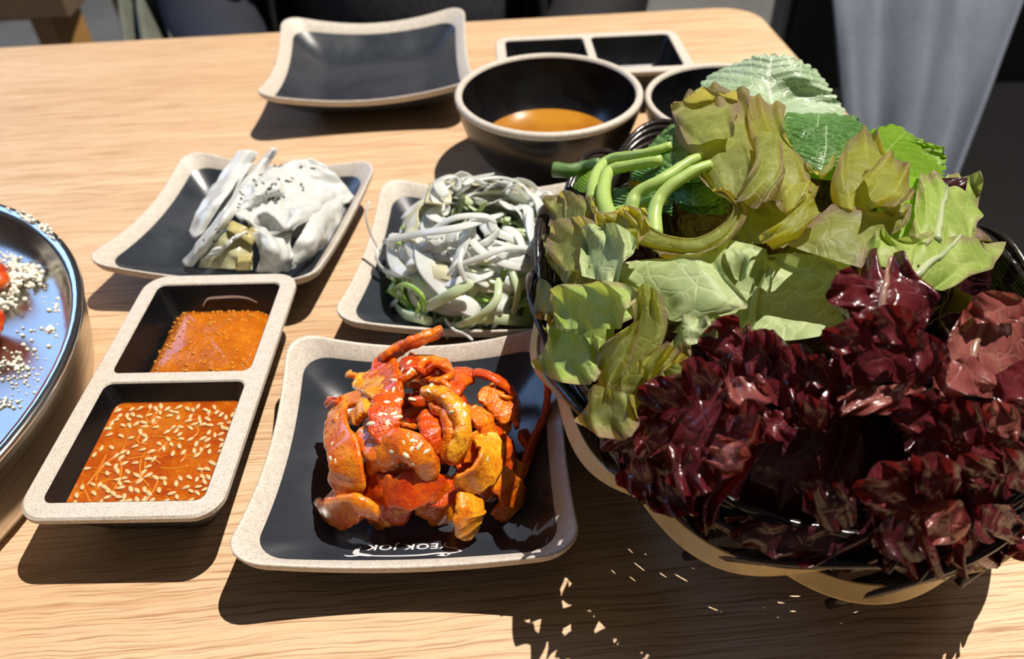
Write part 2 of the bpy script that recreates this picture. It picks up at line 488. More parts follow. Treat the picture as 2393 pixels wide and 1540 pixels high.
# ================================================================== food on the dishes
def on_ell(px, py, off, ell):
    ce, ax = ell
    d = ray(px, py).normalized()
    A = Vector((d.x/ax[0], d.y/ax[1], d.z/ax[2])); o_ = CAM-Vector(ce)
    Bv = Vector((o_.x/ax[0], o_.y/ax[1], o_.z/ax[2]))
    a, b, c = A.dot(A), A.dot(Bv), Bv.dot(Bv)-1
    D = b*b-a*c
    t = (-b-math.sqrt(D))/a if D > 0 else -b/a
    return CAM+d*(t-off)
def pix(P, Q):                       # size of one photo pixel (m) at point P
    return (Vector(P)-CAM).dot(_fw)/FPX
def strip(P, w, th, hint, twist=0.0, n=26, sides=12, lump=0.0, cup=0.0, freq=420, seed=0, square=.55, tw1=None):
    """closed flat strip along a spline; w(t) half width, th half thickness; hint = point the broad face turns away from"""
    P = [Vector(p) for p in P]; rings = []
    wf = w if callable(w) else (lambda t: w)
    for i in range(n+1):
        t = i/n; c = crom(P, t)
        T = (crom(P, min(1, t+.02))-crom(P, max(0, t-.02))).normalized()
        N = hint-c if False else (c-hint); N = (N-T*N.dot(T))
        N = N.normalized() if N.length > 1e-6 else T.orthogonal().normalized()
        tw = twist if tw1 is None else twist+(tw1-twist)*t
        N = Matrix.Rotation(tw, 3, T) @ N
        B = T.cross(N)
        e = min(1, (min(t, 1-t)*9+.25)**.5) if min(t, 1-t) < .085 else 1
        ring = []
        for k in range(sides):
            a = 2*PI*k/sides
            ca, sa = math.cos(a), math.sin(a)
            x = math.copysign(abs(ca)**square, ca)*wf(t)*e; y = math.copysign(abs(sa)**square, sa)*th*(.5+.5*e)
            p = c+B*x+N*(y+cup*(x/max(wf(t), 1e-6))**2)
            if lump:
                nn = (B*ca*.5+N*sa)
                p = p+nn*lump*fbm(p*freq+Vector((seed*3.1, 0, 0)), 3)
            ring.append(p)
        rings.append(ring)
    return loft(rings, True, True, True)
def sheet_grid(rows, nu, nv, disp=None, warp=None, mean=None):
    """smooth surface through rows of control points (v runs over the rows, u along each row)"""
    cols = []
    for i in range(nu+1):
        u = i/nu
        C = [crom(r_, u) for r_ in rows]
        cols.append([crom(C, j/nv) for j in range(nv+1)])
    V = [[cols[i][j] for i in range(nu+1)] for j in range(nv+1)]
    if warp:
        V = [[warp(i/nu, j/nv, V[j][i]) for i in range(nu+1)] for j in range(nv+1)]
    if disp:
        Nn = [[None]*(nu+1) for _ in range(nv+1)]
        for j in range(nv+1):
            for i in range(nu+1):
                du = V[j][min(i+1, nu)]-V[j][max(i-1, 0)]; dv = V[min(j+1, nv)][i]-V[max(j-1, 0)][i]
                q = du.cross(dv); Nn[j][i] = q.normalized() if q.length > 1e-12 else Vector((0, 0, 1))
        if mean is not None:
            nm = sum((q for r_ in Nn for q in r_), Vector()).normalized()
            nm = nm if nm.dot(mean) > 0 else -nm; nm = (mean*.8+nm*.35).normalized()
            Nn = [[nm for q in r_] for r_ in Nn]
        V = [[V[j][i]+Nn[j][i]*disp(i/nu, j/nv, V[j][i]) for i in range(nu+1)] for j in range(nv+1)]
    vs = [p for r_ in V for p in r_]; fs = []
    for j in range(nv):
        for i in range(nu):
            a = j*(nu+1)+i; fs.append((a, a+1, a+nu+2, a+nu+1))
    uv = [(i/nu, j/nv) for j in range(nv+1) for i in range(nu+1)]
    return vs, fs, uv
def thicken(o, th):
    md = o.modifiers.new('thickness', 'SOLIDIFY'); md.thickness = th; md.offset = 0; md.use_even_offset = False
    return o
def recentre(o):
    """put the origin of a world-space mesh at the base of the thing"""
    me = o.data; n = len(me.vertices)
    lo = min(v.co.z for v in me.vertices)
    cx = sum(v.co.x for v in me.vertices)/n; cy = sum(v.co.y for v in me.vertices)/n
    off = Vector((cx, cy, lo)); me.transform(Matrix.Translation(-off)); o.location = off
    return o
TREES = {}
def bvh(objs):
    V, F = [], []
    for o in objs:
        b = len(V); V += [o.matrix_basis @ v.co for v in o.data.vertices]; F += [tuple(i+b for i in p.vertices) for p in o.data.polygons]
    return BVHTree.FromPolygons(V, F)
def seed_mesh(L, w, th):
    rings = []
    for i in range(7):
        t = i/6; x = -L+2*L*t
        r_ = max(math.sin(PI*min(1, max(0, t)))**.6*(1.0-.35*t), .03)
        rings.append([(x, w*r_*math.cos(2*PI*k/8), th*r_*math.sin(2*PI*k/8)) for k in range(8)])
    v, f = loft(rings, True, True, True)
    return mesh('sesame_seed', v, f)
def lay(me, name, p, nrm, ang, sc, mat, label, cat, group=None):
    o = bpy.data.objects.new(name, me); COL.objects.link(o)
    if not me.materials: me.materials.append(mat)
    q = nrm.to_track_quat('Z', 'Y') @ Matrix.Rotation(ang, 3, 'Z').to_quaternion()
    o.rotation_mode = 'QUATERNION'; o.rotation_quaternion = q; o.location = p; o.scale = (sc, sc, sc)
    return tag(o, label, cat, group)

# ------------------------------------------------------------------ kimchi
def mat_kimchi(name, a, b, c):
    t = NT(name); v = t.coord('Object')
    f = t.noise(v, 95, 5, .6, .5); g = t.noise(v, 420, 4, .65); k = t.noise(v, 1100, 2)
    col = t.ramp(f, [(.30, a), (.48, b), (.66, c)])
    fl = t.ramp(g, [(.56, 0.0), (.66, .65)])
    col = t.mix(fl, col, (.40, .022, .006)); sd = t.ramp(k, [(.68, 0.0), (.73, 1.0)])
    col = t.mix(t.math('MULTIPLY', sd, .7), col, (.78, .36, .05))
    t.col(col); t.set(Roughness=.22, Coat_Weight=.9, Coat_Roughness=.06, Subsurface_Weight=.30, Subsurface_Scale=.004, Subsurface_Radius=(1, .35, .1))
    t.bump(t.math('ADD', g, t.math('MULTIPLY', k, .6)), .42, .0014)
    return t.m
KM = [mat_kimchi('kimchi_red', (.50, .030, .002), (.68, .075, .003), (.80, .18, .006)),
      mat_kimchi('kimchi_orange', (.62, .075, .003), (.82, .19, .006), (.90, .32, .012)),
      mat_kimchi('kimchi_yellow', (.72, .15, .005), (.88, .33, .012), (.94, .48, .025))]
EK = ((-.0385, .1950, .003), (.0440, .0430, .0400))
HK = Vector(EK[0])
KP = [  # points (px, py, lift), half widths start/mid/end (mm), thickness, material, twist, label
 ([(1033, 768, .004), (985, 788, .006), (938, 808, .004), (893, 838, 0)], (4.2, 5.2, 6.0), 2.0, 1, .5, 'orange kimchi strip sticking up at the back, pointing away', 0),
 ([(812, 872, .001), (850, 888, .004), (890, 910, .004), (918, 955, .001)], (4.5, 6.0, 4.5), 1.5, 2, .2, 'yellowish kimchi piece at the upper left of the pile', .0),
 ([(880, 925, .003), (800, 940, .004), (782, 1000, .005), (805, 1070, .006), (812, 1165, .001)], (4.0, 6.5, 7.5), 1.4, 1, .0, 'long kimchi strip hanging down the left side of the pile', .0),
 ([(850, 1105, -.002), (885, 1070, .004), (935, 1040, .009), (985, 1070, .008), (1010, 1120, .001)], (4.0, 6.2, 4.5), 1.4, 1, .1, 'arched kimchi strip crossing the front of the pile', .0),
 ([(985, 912, .004), (1035, 915, .009), (1078, 960, .010), (1085, 1020, .008), (1055, 1078, .002)], (3.0, 3.6, 3.6), 1.9, 2, .0, 'smooth yellow kimchi strip arching over the middle of the pile', .0),
 ([(1005, 940, .000), (1045, 955, .004), (1062, 1010, .004), (1040, 1075, -.002)], (3.0, 3.2, 3.0), 1.7, 1, .0, 'orange kimchi strip just inside the yellow arch', .0),
 ([(925, 880, .002), (965, 855, .008), (1015, 850, .009), (1035, 890, .004)], (5.0, 7.0, 5.0), 1.6, 1, .1, 'wide orange kimchi piece at the top of the pile with sesame', .0),
 ([(1040, 900, .003), (1090, 868, .007), (1160, 880, .008), (1205, 925, .006), (1208, 998, .001)], (5.5, 7.0, 4.0), 1.6, 0, .1, 'broad red kimchi strip folded over the right shoulder', .0),
 ([(1120, 915, .000), (1165, 945, .002), (1190, 985, .001)], (4.5, 6.0, 3.5), 1.4, 1, .3, 'orange kimchi flap below the right shoulder strip', .0),
 ([(1262, 826, .001), (1281, 890, .004), (1268, 990, .002), (1225, 1085, -.002)], (1.6, 4.0, 3.2), 1.6, 0, .2, 'dark kimchi strip standing upright against the basket side', .0),
 ([(1125, 1015, .003), (1145, 1060, .006), (1120, 1110, .007), (1065, 1135, .002)], (5.5, 6.5, 5.0), 1.5, 2, .1, 'translucent yellow kimchi piece at the right front', .0),
 ([(1150, 1095, .002), (1178, 1130, .006), (1205, 1160, .006), (1228, 1200, .001)], (4.0, 6.0, 2.5), 1.6, 1, .3, 'pointed kimchi piece leaning on the right front', .0),
 ([(1110, 1160, .003), (1102, 1205, .008), (1105, 1250, .006)], (6.0, 7.0, 6.0), 1.6, 2, .1, 'square orange kimchi piece lowest at the right front', .0),
 ([(1165, 1180, .001), (1192, 1215, .005), (1195, 1252, .003)], (4.5, 5.0, 4.5), 1.5, 1, .2, 'small kimchi piece beside the lowest square piece', .0),
 ([(752, 1215, .002), (775, 1210, .007), (830, 1190, .007), (885, 1210, .003)], (6.0, 6.5, 3.5), 1.5, 1, .2, 'shaded kimchi piece lowest at the left front', .0),
 ([(860, 1135, -.004), (930, 1150, .001), (1000, 1140, .000), (1050, 1165, -.004)], (6.0, 7.0, 5.5), 1.6, 0, .1, 'dark red kimchi piece in the hollow at the front', .0),
 ([(918, 890, .001), (905, 940, .006), (900, 1000, .006), (935, 1055, .001)], (5.0, 6.2, 5.0), 1.6, 0, .0, 'dark red kimchi strip down the middle under the sesame', .0),
 ([(1000, 960, -.003), (1015, 1010, .001), (1035, 1055, -.003)], (4.5, 5.0, 4.0), 1.6, 0, .0, 'red kimchi piece inside the hollow under the arch', .0),
 ([(825, 985, -.001), (850, 955, .003), (880, 945, .001)], (3.5, 4.2, 3.5), 1.8, 2, .0, 'short orange kimchi stub in the left hollow', .0),
 ([(1150, 1000, .000), (1178, 1050, .002), (1195, 1110, -.001)], (5.0, 6.0, 5.0), 1.6, 0, .0, 'dark kimchi strip at the right behind the yellow piece', .0),
 ([(840, 1010, .000), (880, 1040, .004), (930, 1030, .003)], (4.0, 5.5, 4.0), 1.6, 1, .0, 'short kimchi piece left of the middle strip', .0),
 ([(892, 832, .000), (900, 870, .004), (905, 910, .004), (925, 945, .001)], (4.5, 6.0, 5.0), 1.6, 0, .1, 'dark red kimchi piece below the strip that sticks up', .0),
 ([(835, 905, .000), (870, 870, .004), (915, 860, .004)], (4.0, 5.5, 4.5), 1.5, 1, .2, 'orange kimchi piece joining the upper left to the top', .0),
 ([(960, 830, -.004), (990, 850, .000), (1010, 880, .002)], (4.0, 5.0, 4.5), 1.5, 0, .1, 'red kimchi piece at the back of the top', .0),
 ([(1090, 960, .000), (1130, 985, .004), (1150, 1030, .002)], (4.0, 5.0, 4.5), 1.5, 1, .1, 'orange kimchi piece right of the yellow arch', .0),
 ([(1215, 1010, -.003), (1235, 1060, -.002), (1215, 1130, -.004)], (4.5, 5.5, 4.5), 1.5, 0, .2, 'dark kimchi strip low along the right edge of the pile', .0),
]
KOBJ = []
for i, (pts, wd_, th, mi, tw, lab, cp) in enumerate(KP):
    P = [on_ell(a, b, c, EK) for a, b, c in pts]
    for p in P: p.z = max(p.z, .0085)
    w0, w1, w2 = [x*.00098 for x in wd_]
    wf = lambda t, w0=w0, w1=w1, w2=w2, i=i: ((w0*(1-t)*(1-2*t) if t < .5 else 0)+0) if False else (w0+(w1-w0)*sst(0, .5, t) if t < .5 else w1+(w2-w1)*sst(.5, 1, t))*(1+.22*fbm(Vector((t*7, i*3.3, 0)), 2))
    v, f = strip(P, wf, th*.00085, HK, tw, 44, 18, .0007, random.uniform(-.0022, .0012), 300, i, .38, tw+random.uniform(-.7, .7))
    o = mobj('kimchi_piece', v, f, KM[mi]); recentre(o)
    tag(o, lab, 'kimchi', 'kimchi pieces on the plate'); KOBJ.append(o)
# further strips draped over and tucked into the heart of the pile
rk = random.Random(11)
for i in range(54):
    a = rk.uniform(0, 6.28); e = R(rk.uniform(8, 72)); k = rk.uniform(.45, .88) if i % 3 else rk.uniform(.90, 1.06)
    da = rk.uniform(-1.1, 1.1); de = rk.uniform(-.6, .6); P = []
    for j in range(5):
        t = j/4-.5; aa, ee = a+da*t, min(1.45, max(.05, e+de*t)); q = k*(1+.05*math.sin(9*t+i))
        p = HK+Vector((EK[1][0]*q*math.cos(ee)*math.cos(aa), EK[1][1]*q*math.cos(ee)*math.sin(aa), EK[1][2]*q*math.sin(ee))); p.z = max(p.z, .0090); p.y = max(p.y, HK.y-.030); P.append(p)
    wv = rk.uniform(.0030, .0060)
    v, f = strip(P, lambda t, wv=wv, i=i: wv*(1+.25*fbm(Vector((t*6, i*2.7, 0)), 2)), rk.uniform(.0009, .0016), HK, rk.uniform(-.7, .7), 30, 14, .0007, rk.uniform(-.0012, .0008), 320, 60+i, .42, rk.uniform(-.9, .9))
    o = mobj('kimchi_piece', v, f, KM[(0, 1, 0, 1, 2)[i % 5]]); recentre(o)
    tag(o, 'kimchi strip tucked among the others inside the pile', 'kimchi', 'kimchi strips inside the pile'); KOBJ.append(o)
TK = bvh(KOBJ)
SEED_W = plain('white_sesame', (.80, .68, .47), .35)
SEED_B = plain('black_sesame', (.016, .014, .012), .4)
smW = seed_mesh(.00195, .00120, .0008)
SEED_S = plain('sauce_coated_sesame', (.72, .47, .22), .25)
smS = seed_mesh(.00170, .00105, .0007)
ks = [(655, 270), (615, 318), (650, 330), (688, 320), (560, 378), (520, 443), (560, 435), (820, 325), (520, 510), (588, 500), (635, 490), (678, 490), (625, 415), (480, 585), (512, 582), (560, 580), (598, 597), (530, 630), (640, 628), (645, 670), (375, 683), (770, 438), (788, 412), (855, 478), (865, 530), (930, 535), (957, 530), (987, 530), (900, 575), (992, 585), (680, 745), (625, 755), (548, 812), (672, 795), (715, 782), (632, 825), (552, 875), (582, 888), (628, 882), (662, 880), (195, 760), (180, 845), (215, 870), (170, 922), (165, 1190), (1130, 845), (420, 640), (760, 810)]
for X, Y in ks:
    px, py = 700+X/2.566, 740+Y/2.566
    h = TK.ray_cast(CAM, ray(px, py).normalized())
    if h[0] is None: continue
    lay(smW, 'sesame_seed', h[0]+h[1]*.0005, h[1], random.uniform(0, 6.28), random.uniform(.92, 1.12), SEED_W, 'white sesame seed scattered on top of the kimchi', 'sesame seed', 'sesame seeds on the kimchi')
p = at(741, 1172, .008); lay(smW, 'sesame_seed', Vector((p.x, p.y, PK.world(p.x-PK.root.location.x, p.y-PK.root.location.y).z+.0005)), Vector((0, 0, 1)), .9, 1.15, SEED_W, 'single white sesame seed lying on bare black plate left of the kimchi', 'sesame seed')

# ------------------------------------------------------------------ the two dipping sauces
def mat_sauce1():
    t = NT('orange_bean_sauce'); v = t.coord()
    f = t.noise(v, 140, 4, .6); g = t.noise(v, 520, 3, .6)
    c = t.ramp(f, [(.3, (.40, .090, .003)), (.55, (.52, .135, .004)), (.75, (.62, .20, .008))])
    t.col(t.mix(t.ramp(g, [(.60, 0.0), (.70, .8)]), c, (.72, .32, .03)))
    t.set(Roughness=.16, Coat_Weight=.5, Coat_Roughness=.06); t.bump(t.math('ADD', f, t.math('MULTIPLY', g, .6)), .45, .0016)
    return t.m
def mat_sauce2():
    t = NT('red_chilli_sauce'); v = t.coord()
    f = t.noise(v, 75, 4, .6, .6); g = t.noise(t.coord('Object', (1, 2.4, 1), (0, 0, .5)), 260, 4, .6, 1.2)
    c = t.ramp(f, [(.3, (.33, .042, .002)), (.5, (.42, .078, .003)), (.7, (.50, .14, .007))])
    t.col(t.mix(t.ramp(g, [(.56, 0.0), (.68, .75)]), c, (.62, .20, .012)))
    t.set(Roughness=.10, Coat_Weight=.5, Coat_Roughness=.03); t.bump(g, .2, .0008)
    return t.m
def in_dish(x, y, z):
    c, s_ = math.cos(SD.rotation_euler.z), math.sin(SD.rotation_euler.z)
    return Vector((SD.location.x+x*c-y*s_, SD.location.y+x*s_+y*c, z))
def well_half(k, z):
    cy, wx, wy_ = WELLS[k]; d = max(0, SHT-.0022-z)/(SHT-.0022-.0105)
    return cy, wx-.0006-.0052*d, wy_-.0006-.0056*d
def bean_sauce():
    cy, hx_, hy_ = well_half(1, .0245)
    cyl, hxl, hyl = well_half(1, .0150)
    base = []
    N = 60
    pts = rrect(1, 1, .22, 8); M = len(pts)
    ring = []
    for i in range(M):
        x, y = pts[i]
        free = max(sst(-.2, .9, -x)*.9, sst(.1, .9, y))       # back and left edges end lower, away from the rim
        X = x*hx_ if free < .05 else x*hxl*(1-.10*sst(.2, .9, -x)); Y = y*hy_ if y < 0 else y*hyl*.96
        Z = .0243-.0085*free
        X, Y = X*.985, Y*.985
        ring.append((X, cy+Y, Z))
    C = (.002, cy-.002, .0250)
    rings = []
    for s_ in (1.0, .97, .92, .85, .75, .6, .45, .3, .15, .03):
        rr_ = []
        for (X, Y, Z) in ring:
            q = Vector((C[0]+(X-C[0])*s_, C[1]+(Y-C[1])*s_, 0))
            z = C[2]+(Z-C[2])*(s_**5)
            if .0 < s_ < .98: z += .0009*fbm(q*260, 3)
            rr_.append(in_dish(q.x, q.y, z))
        rings.append(rr_)
    v, f = loft(rings, True, False, True)
    o = mobj('bean_sauce', v, f, mat_sauce1())
    tag(o, 'thick orange-brown bean sauce with yellow grains in the back well', 'sauce')
    tr = BVHTree.FromPolygons([tuple(p) for p in v], f)
    parts = []
    for k in range(150):
        x = random.uniform(-.022, .026); y = cy+random.uniform(-.026, .022)
        p = in_dish(x, y, .1); h = tr.ray_cast(p, Vector((0, 0, -1)))
        if h[0] is None: continue
        a = random.uniform(.0003, .0008); rings = []
        for i in range(4):
            t = (i+.3)/3.6*PI; rings.append([h[0]+Vector((a*1.3*math.sin(t)*math.cos(q*PI/3), a*math.sin(t)*math.sin(q*PI/3), a*.8*math.cos(t)+.0001)) for q in range(6)])
        parts.append(loft(rings, True, True, True))
    v, f = merge(parts)
    g = mobj('sauce_grains', v, f, plain('yellow_grain', (.66, .27, .02), .2), o); g['kind'] = 'stuff'
bean_sauce()
LZ = .0205
def chilli_sauce():
    cy, hx_, hy_ = well_half(0, LZ)
    rg = lambda k, z: [in_dish(p[0], cy+p[1], z) for p in rrect(hx_*k, hy_*k, .0036*k, 8)]
    v, f = loft([rg(1.0, LZ+.0006), rg(.985, LZ+.0001), rg(.95, LZ), rg(.5, LZ), rg(.05, LZ)], True, False, True)
    o = mobj('chilli_sauce', v, f, mat_sauce2())
    tag(o, 'thin red chilli sauce strewn with sesame seeds in the front well', 'sauce')
    parts = []
    for k in range(26):                                     # shreds of vegetable just under and at the surface
        x = random.uniform(-hx_*.8, hx_*.8); y = cy+random.uniform(-hy_*.8, hy_*.8); a = random.uniform(0, PI); L = random.uniform(.003, .008)
        bend = random.uniform(-.003, .003)
        P = [in_dish(x+math.cos(a)*L*q-math.sin(a)*bend*q*q, y+math.sin(a)*L*q+math.cos(a)*bend*q*q, LZ-.0001) for q in (-1, -.5, 0, .5, 1)]
        parts.append(tube([crom([Vector(z_) for z_ in P], i/10) for i in range(11)], .00045, 5))
    v, f = merge(parts)
    g = mobj('vegetable_shreds', v, f, plain('orange_shred', (.60, .19, .015), .2), o); g['kind'] = 'stuff'
    pts = []
    tries = 0
    while len(pts) < 165 and tries < 20000:
        tries += 1
        x = random.uniform(-hx_*.96, hx_*.96); y = random.uniform(-hy_*.96, hy_*.94)
        den = .5+.9*fbm(Vector((x*70+3, y*70, 1)), 2)
        if y > hy_*.35: den += .15
        if abs(x) > hx_*.85: den += .35
        if random.random() > den: continue
        if any((x-a)**2+(y-b)**2 < .0021**2 for a, b in pts): continue
        pts.append((x, y))
    for x, y in pts:
        n_ = Vector((random.uniform(-.15, .15), random.uniform(-.15, .15), 1)).normalized()
        lay(smS, 'sesame_seed', in_dish(x, cy+y, LZ+.0002), n_, random.uniform(0, 6.28), random.uniform(.90, 1.12), SEED_S, 'sesame seed floating in the red chilli sauce', 'sesame seed', 'sesame seeds in the chilli sauce')
chilli_sauce()

# ------------------------------------------------------------------ pickled radish slices
def mat_pale(name, c, tr, fac, rough=.22, var=.12, sc=90, clear=0.0):
    t = NT(name); v = t.coord()
    f = t.noise(v, sc, 4, .6)
    t.col(t.ramp(f, [(.3, [x*(1-var) for x in c]), (.7, [min(1, x*(1+var*.5)) for x in c])]))
    t.set(Roughness=rough, Coat_Weight=.5, Coat_Roughness=.08, Subsurface_Weight=.0)
    nb = t.bump(t.noise(v, 260, 3), .18, .0008)
    t.translucent(tr, fac, nb)
    if clear:
        tp = t.n('ShaderNodeBsdfTransparent'); mx = t.n('ShaderNodeMixShader'); mx.inputs[0].default_value = clear
        src = t.out.inputs[0].links[0].from_socket
        t.l(src, mx.inputs[1]); t.l(tp.outputs[0], mx.inputs[2]); t.l(mx.outputs[0], t.out.inputs[0])
    return t.m
RADM = mat_pale('pickled_radish', (.74, .755, .735), (.88, .88, .82), .14, .30)
RADY = mat_pale('yellow_pickle', (.74, .66, .30), (.80, .66, .16), .30)
ER = ((-.1395, .3560, .004), (.0450, .0480, .0340))
def radish(rows, lab, mat=RADM, nu=44, nv=44, th=.0016, amp=.0010, seed=0, freq=90):
    Rr = [[on_ell(a, b, c, ER) for a, b, c in r_] for r_ in rows]
    for r_ in Rr:
        for p in r_: p.z = max(p.z, .0085)
    v, f, uv = sheet_grid(Rr, nu, nv, lambda u, w_, p: amp*(.7*fbm(p*freq+Vector((seed*5.0, 0, 0)), 2)+2.6*abs(fbm(p*62+Vector((seed*5.0, 3, 0)), 2)))+.0007*abs(fbm(p*120+Vector((seed, 0, 0)), 1)))
    o = mobj('radish_slice', v, f, mat, None, True, uv); recentre(o); thicken(o, th)
    return tag(o, lab, 'radish', 'pickled radish slices')
RAD = []
RAD.append(radish([[(557, 352, .000), (582, 350, .003), (604, 357, .001)], [(515, 410, .004), (545, 400, .008), (572, 398, .005)], [(468, 480, .004), (500, 470, .009), (525, 465, .005)], [(441, 540, .001), (452, 556, .004), (470, 548, .002)]], 'outermost white radish slice leaning at the left of the pile', amp=.0006))
RAD.append(radish([[(572, 360, -.004), (590, 358, -.002), (604, 358, -.004)], [(530, 430, -.002), (548, 425, .001), (566, 420, -.002)], [(470, 540, -.003), (480, 548, -.001), (492, 540, -.004)]], 'second radish slice tucked behind the outermost one at the left', amp=.0005, seed=2))
RAD.append(radish([[(632, 352, .000), (640, 345, .004), (649, 352, .001)], [(588, 400, .006), (600, 398, .010), (616, 400, .006)], [(520, 492, .008), (535, 492, .012), (556, 490, .007)], [(460, 570, .006), (474, 574, .010), (492, 572, .006)], [(427, 612, .002), (434, 622, .006), (450, 624, .002)]], 'grey-white radish slice seen edge-on like a blade across the pile', amp=.0004, seed=3, th=.0018))
RAD.append(radish([[(560, 470, .004), (600, 405, .010), (700, 372, .006), (722, 378, .002)], [(548, 500, .008), (610, 445, .013), (700, 410, .012), (770, 400, .006)], [(572, 512, .012), (640, 468, -.003), (690, 455, .004), (760, 440, .013), (805, 430, .005)], [(600, 520, .010), (660, 525, .013), (705, 490, .012), (832, 468, .001)], [(610, 525, .007), (680, 540, .011), (712, 520, .009), (828, 470, -.003)]], 'large folded radish slice on top sprinkled with black sesame', amp=.0024, seed=4, nu=44, nv=44))
RAD.append(radish([[(795, 440, .000), (812, 458, .003), (815, 478, -.002)], [(745, 480, .009), (775, 500, .012), (790, 530, .004)], [(705, 545, .010), (730, 565, .013), (755, 585, .003)], [(668, 605, .004), (695, 618, .006), (712, 610, -.001)]], 'rolled radish slice folded down the right side of the pile', amp=.0010, seed=5))
RAD.append(radish([[(592, 530, .004), (625, 525, .008), (680, 535, .006)], [(590, 565, .007), (630, 560, .013), (685, 575, .007)], [(605, 605, .006), (645, 600, .012), (690, 612, .004)], [(600, 632, .001), (640, 635, .004), (680, 632, .0)]], 'crumpled wet radish slice at the front centre of the pile', amp=.0022, seed=6))
RAD.append(radish([[(500, 545, .001), (545, 528, .004), (590, 545, .002)], [(480, 585, .003), (530, 575, .006), (590, 585, .003)], [(455, 625, .001), (520, 628, .004), (590, 632, .001)]], 'pale yellow-green radish slice low at the front left', mat_pale('greenish_pickle', (.66, .66, .40), (.7, .68, .3), .3), amp=.0014, seed=7))
RAD.append(radish([[(470, 610, .004), (500, 590, .006)], [(520, 580, .008), (545, 562, .009)], [(560, 552, .006), (580, 545, .007)]], 'narrow cream radish strip lying across the yellow-green slice', amp=.0005, seed=8, nu=8, nv=20, th=.002))
RAD.append(radish([[(520, 530, .006), (545, 518, .008)], [(545, 545, .009), (580, 530, .010)], [(590, 570, .006), (610, 540, .005)]], 'bright yellow pickle piece in the front hollow', RADY, amp=.0015, seed=9, nu=12, nv=14, th=.002))
RAD.append(radish([[(552, 595, .006), (585, 590, .007)], [(555, 612, .008), (585, 608, .008)], [(552, 630, .004), (582, 632, .003)]], 'small yellow pickle shred lowest at the front', RADY, amp=.0016, seed=10, nu=12, nv=12, th=.002))
RAD.append(radish([[(820, 490, -.010), (832, 500, -.010)], [(770, 535, -.008), (790, 550, -.008)], [(715, 590, -.006), (740, 605, -.008)], [(660, 630, -.006), (690, 640, -.008)]], 'flat radish slice lying on the black plate under the rolled one', amp=.0006, seed=11))
RAD.append(radish([[(690, 400, -.004), (720, 370, .002), (760, 385, -.002)], [(660, 430, -.002), (730, 410, .003), (790, 420, -.002)], [(640, 470, -.004), (720, 470, .002), (800, 480, -.006)], [(640, 540, -.006), (720, 560, -.004), (760, 560, -.008)]], 'radish slice standing at the back under the folded top slice', amp=.0012, seed=12))
TR = bvh(RAD)
smB = seed_mesh(.0014, .0008, .0006)
bs = [(1070, 268), (1105, 265), (1140, 262), (1120, 275), (1325, 268), (1440, 290), (1465, 292), (905, 358), (930, 362), (850, 412), (870, 440), (880, 465), (840, 420), (938, 445), (1100, 402), (1180, 418), (1205, 425), (1225, 432), (1240, 395), (1335, 455), (1345, 490), (1350, 512), (715, 540), (725, 560), (710, 600), (690, 660), (680, 690), (1165, 585), (980, 490), (1010, 475), (1045, 460), (1080, 455), (960, 530), (1000, 600), (1040, 585), (1085, 610), (1060, 625), (1080, 650), (1110, 595), (470, 925), (350, 1025), (430, 1018)]
for X, Y in bs:
    px, py = 400+X/4.4, 330+Y/4.4
    h = TR.ray_cast(CAM, ray(px, py).normalized())
    if h[0] is None: continue
    nn = h[1] if h[1].dot(CAM-h[0]) > 0 else -h[1]
    lay(smB, 'black_sesame_seed', h[0]+nn*.0008, nn, random.uniform(0, 6.28), random.uniform(.9, 1.15), SEED_B, 'black sesame seed on the white radish slices', 'sesame seed', 'black sesame seeds on the radish')

# ------------------------------------------------------------------ onion and scallion salad
ONION = mat_pale('white_onion', (.86, .88, .85), (.92, .94, .88), .24, .18, .10, 90, .16)
ONIONC = mat_pale('cream_onion', (.80, .77, .58), (.85, .80, .52), .38, .16)
SCALW = mat_pale('pale_scallion', (.76, .86, .60), (.80, .92, .52), .38, .18)
SCALG = mat_pale('green_scallion', (.46, .68, .16), (.60, .88, .14), .38, .22)
ES = ((-.0120, .3140, .004), (.0500, .0560, .0520))
HS = Vector(ES[0])
def shred(P, w, th, mat, name, lab, grp, tw=0.0, tw1=0.0, n=18, cat='shredded vegetable'):
    v, f = strip(P, w, th, HS-Vector((0, 0, .01)), tw, n, 8, 0, 0, 1, 0, .7, tw1)
    o = mobj(name, v, f, mat); recentre(o)
    return tag(o, lab, cat, grp)
def dome_path(a0, e0, a1, e1, k, wob, seed):
    """path over the mound from (azimuth, elevation) to (azimuth, elevation)"""
    P = []
    for i in range(6):
        t = i/5; a = a0+(a1-a0)*t; e = e0+(e1-e0)*t
        r_ = k+wob*fbm(Vector((seed*2.7, t*2.2, 0)), 2)
        p = Vector((HS.x+ES[1][0]*r_*math.cos(e)*math.cos(a), HS.y+ES[1][1]*r_*math.cos(e)*math.sin(a), HS.z+ES[1][2]*r_*math.sin(e)))
        p.x += .004*fbm(Vector((seed*1.3, t*3, 5)), 2); p.y += .004*fbm(Vector((seed*1.9, t*3, 9)), 2)
        x, y = p.x-PS.root.location.x, p.y-PS.root.location.y
        if abs(x) < .052 and abs(y) < .055: p.z = max(p.z, PS.surf(x, y)+.0022)
        P.append(p)
    return P
rs = random.Random(21)
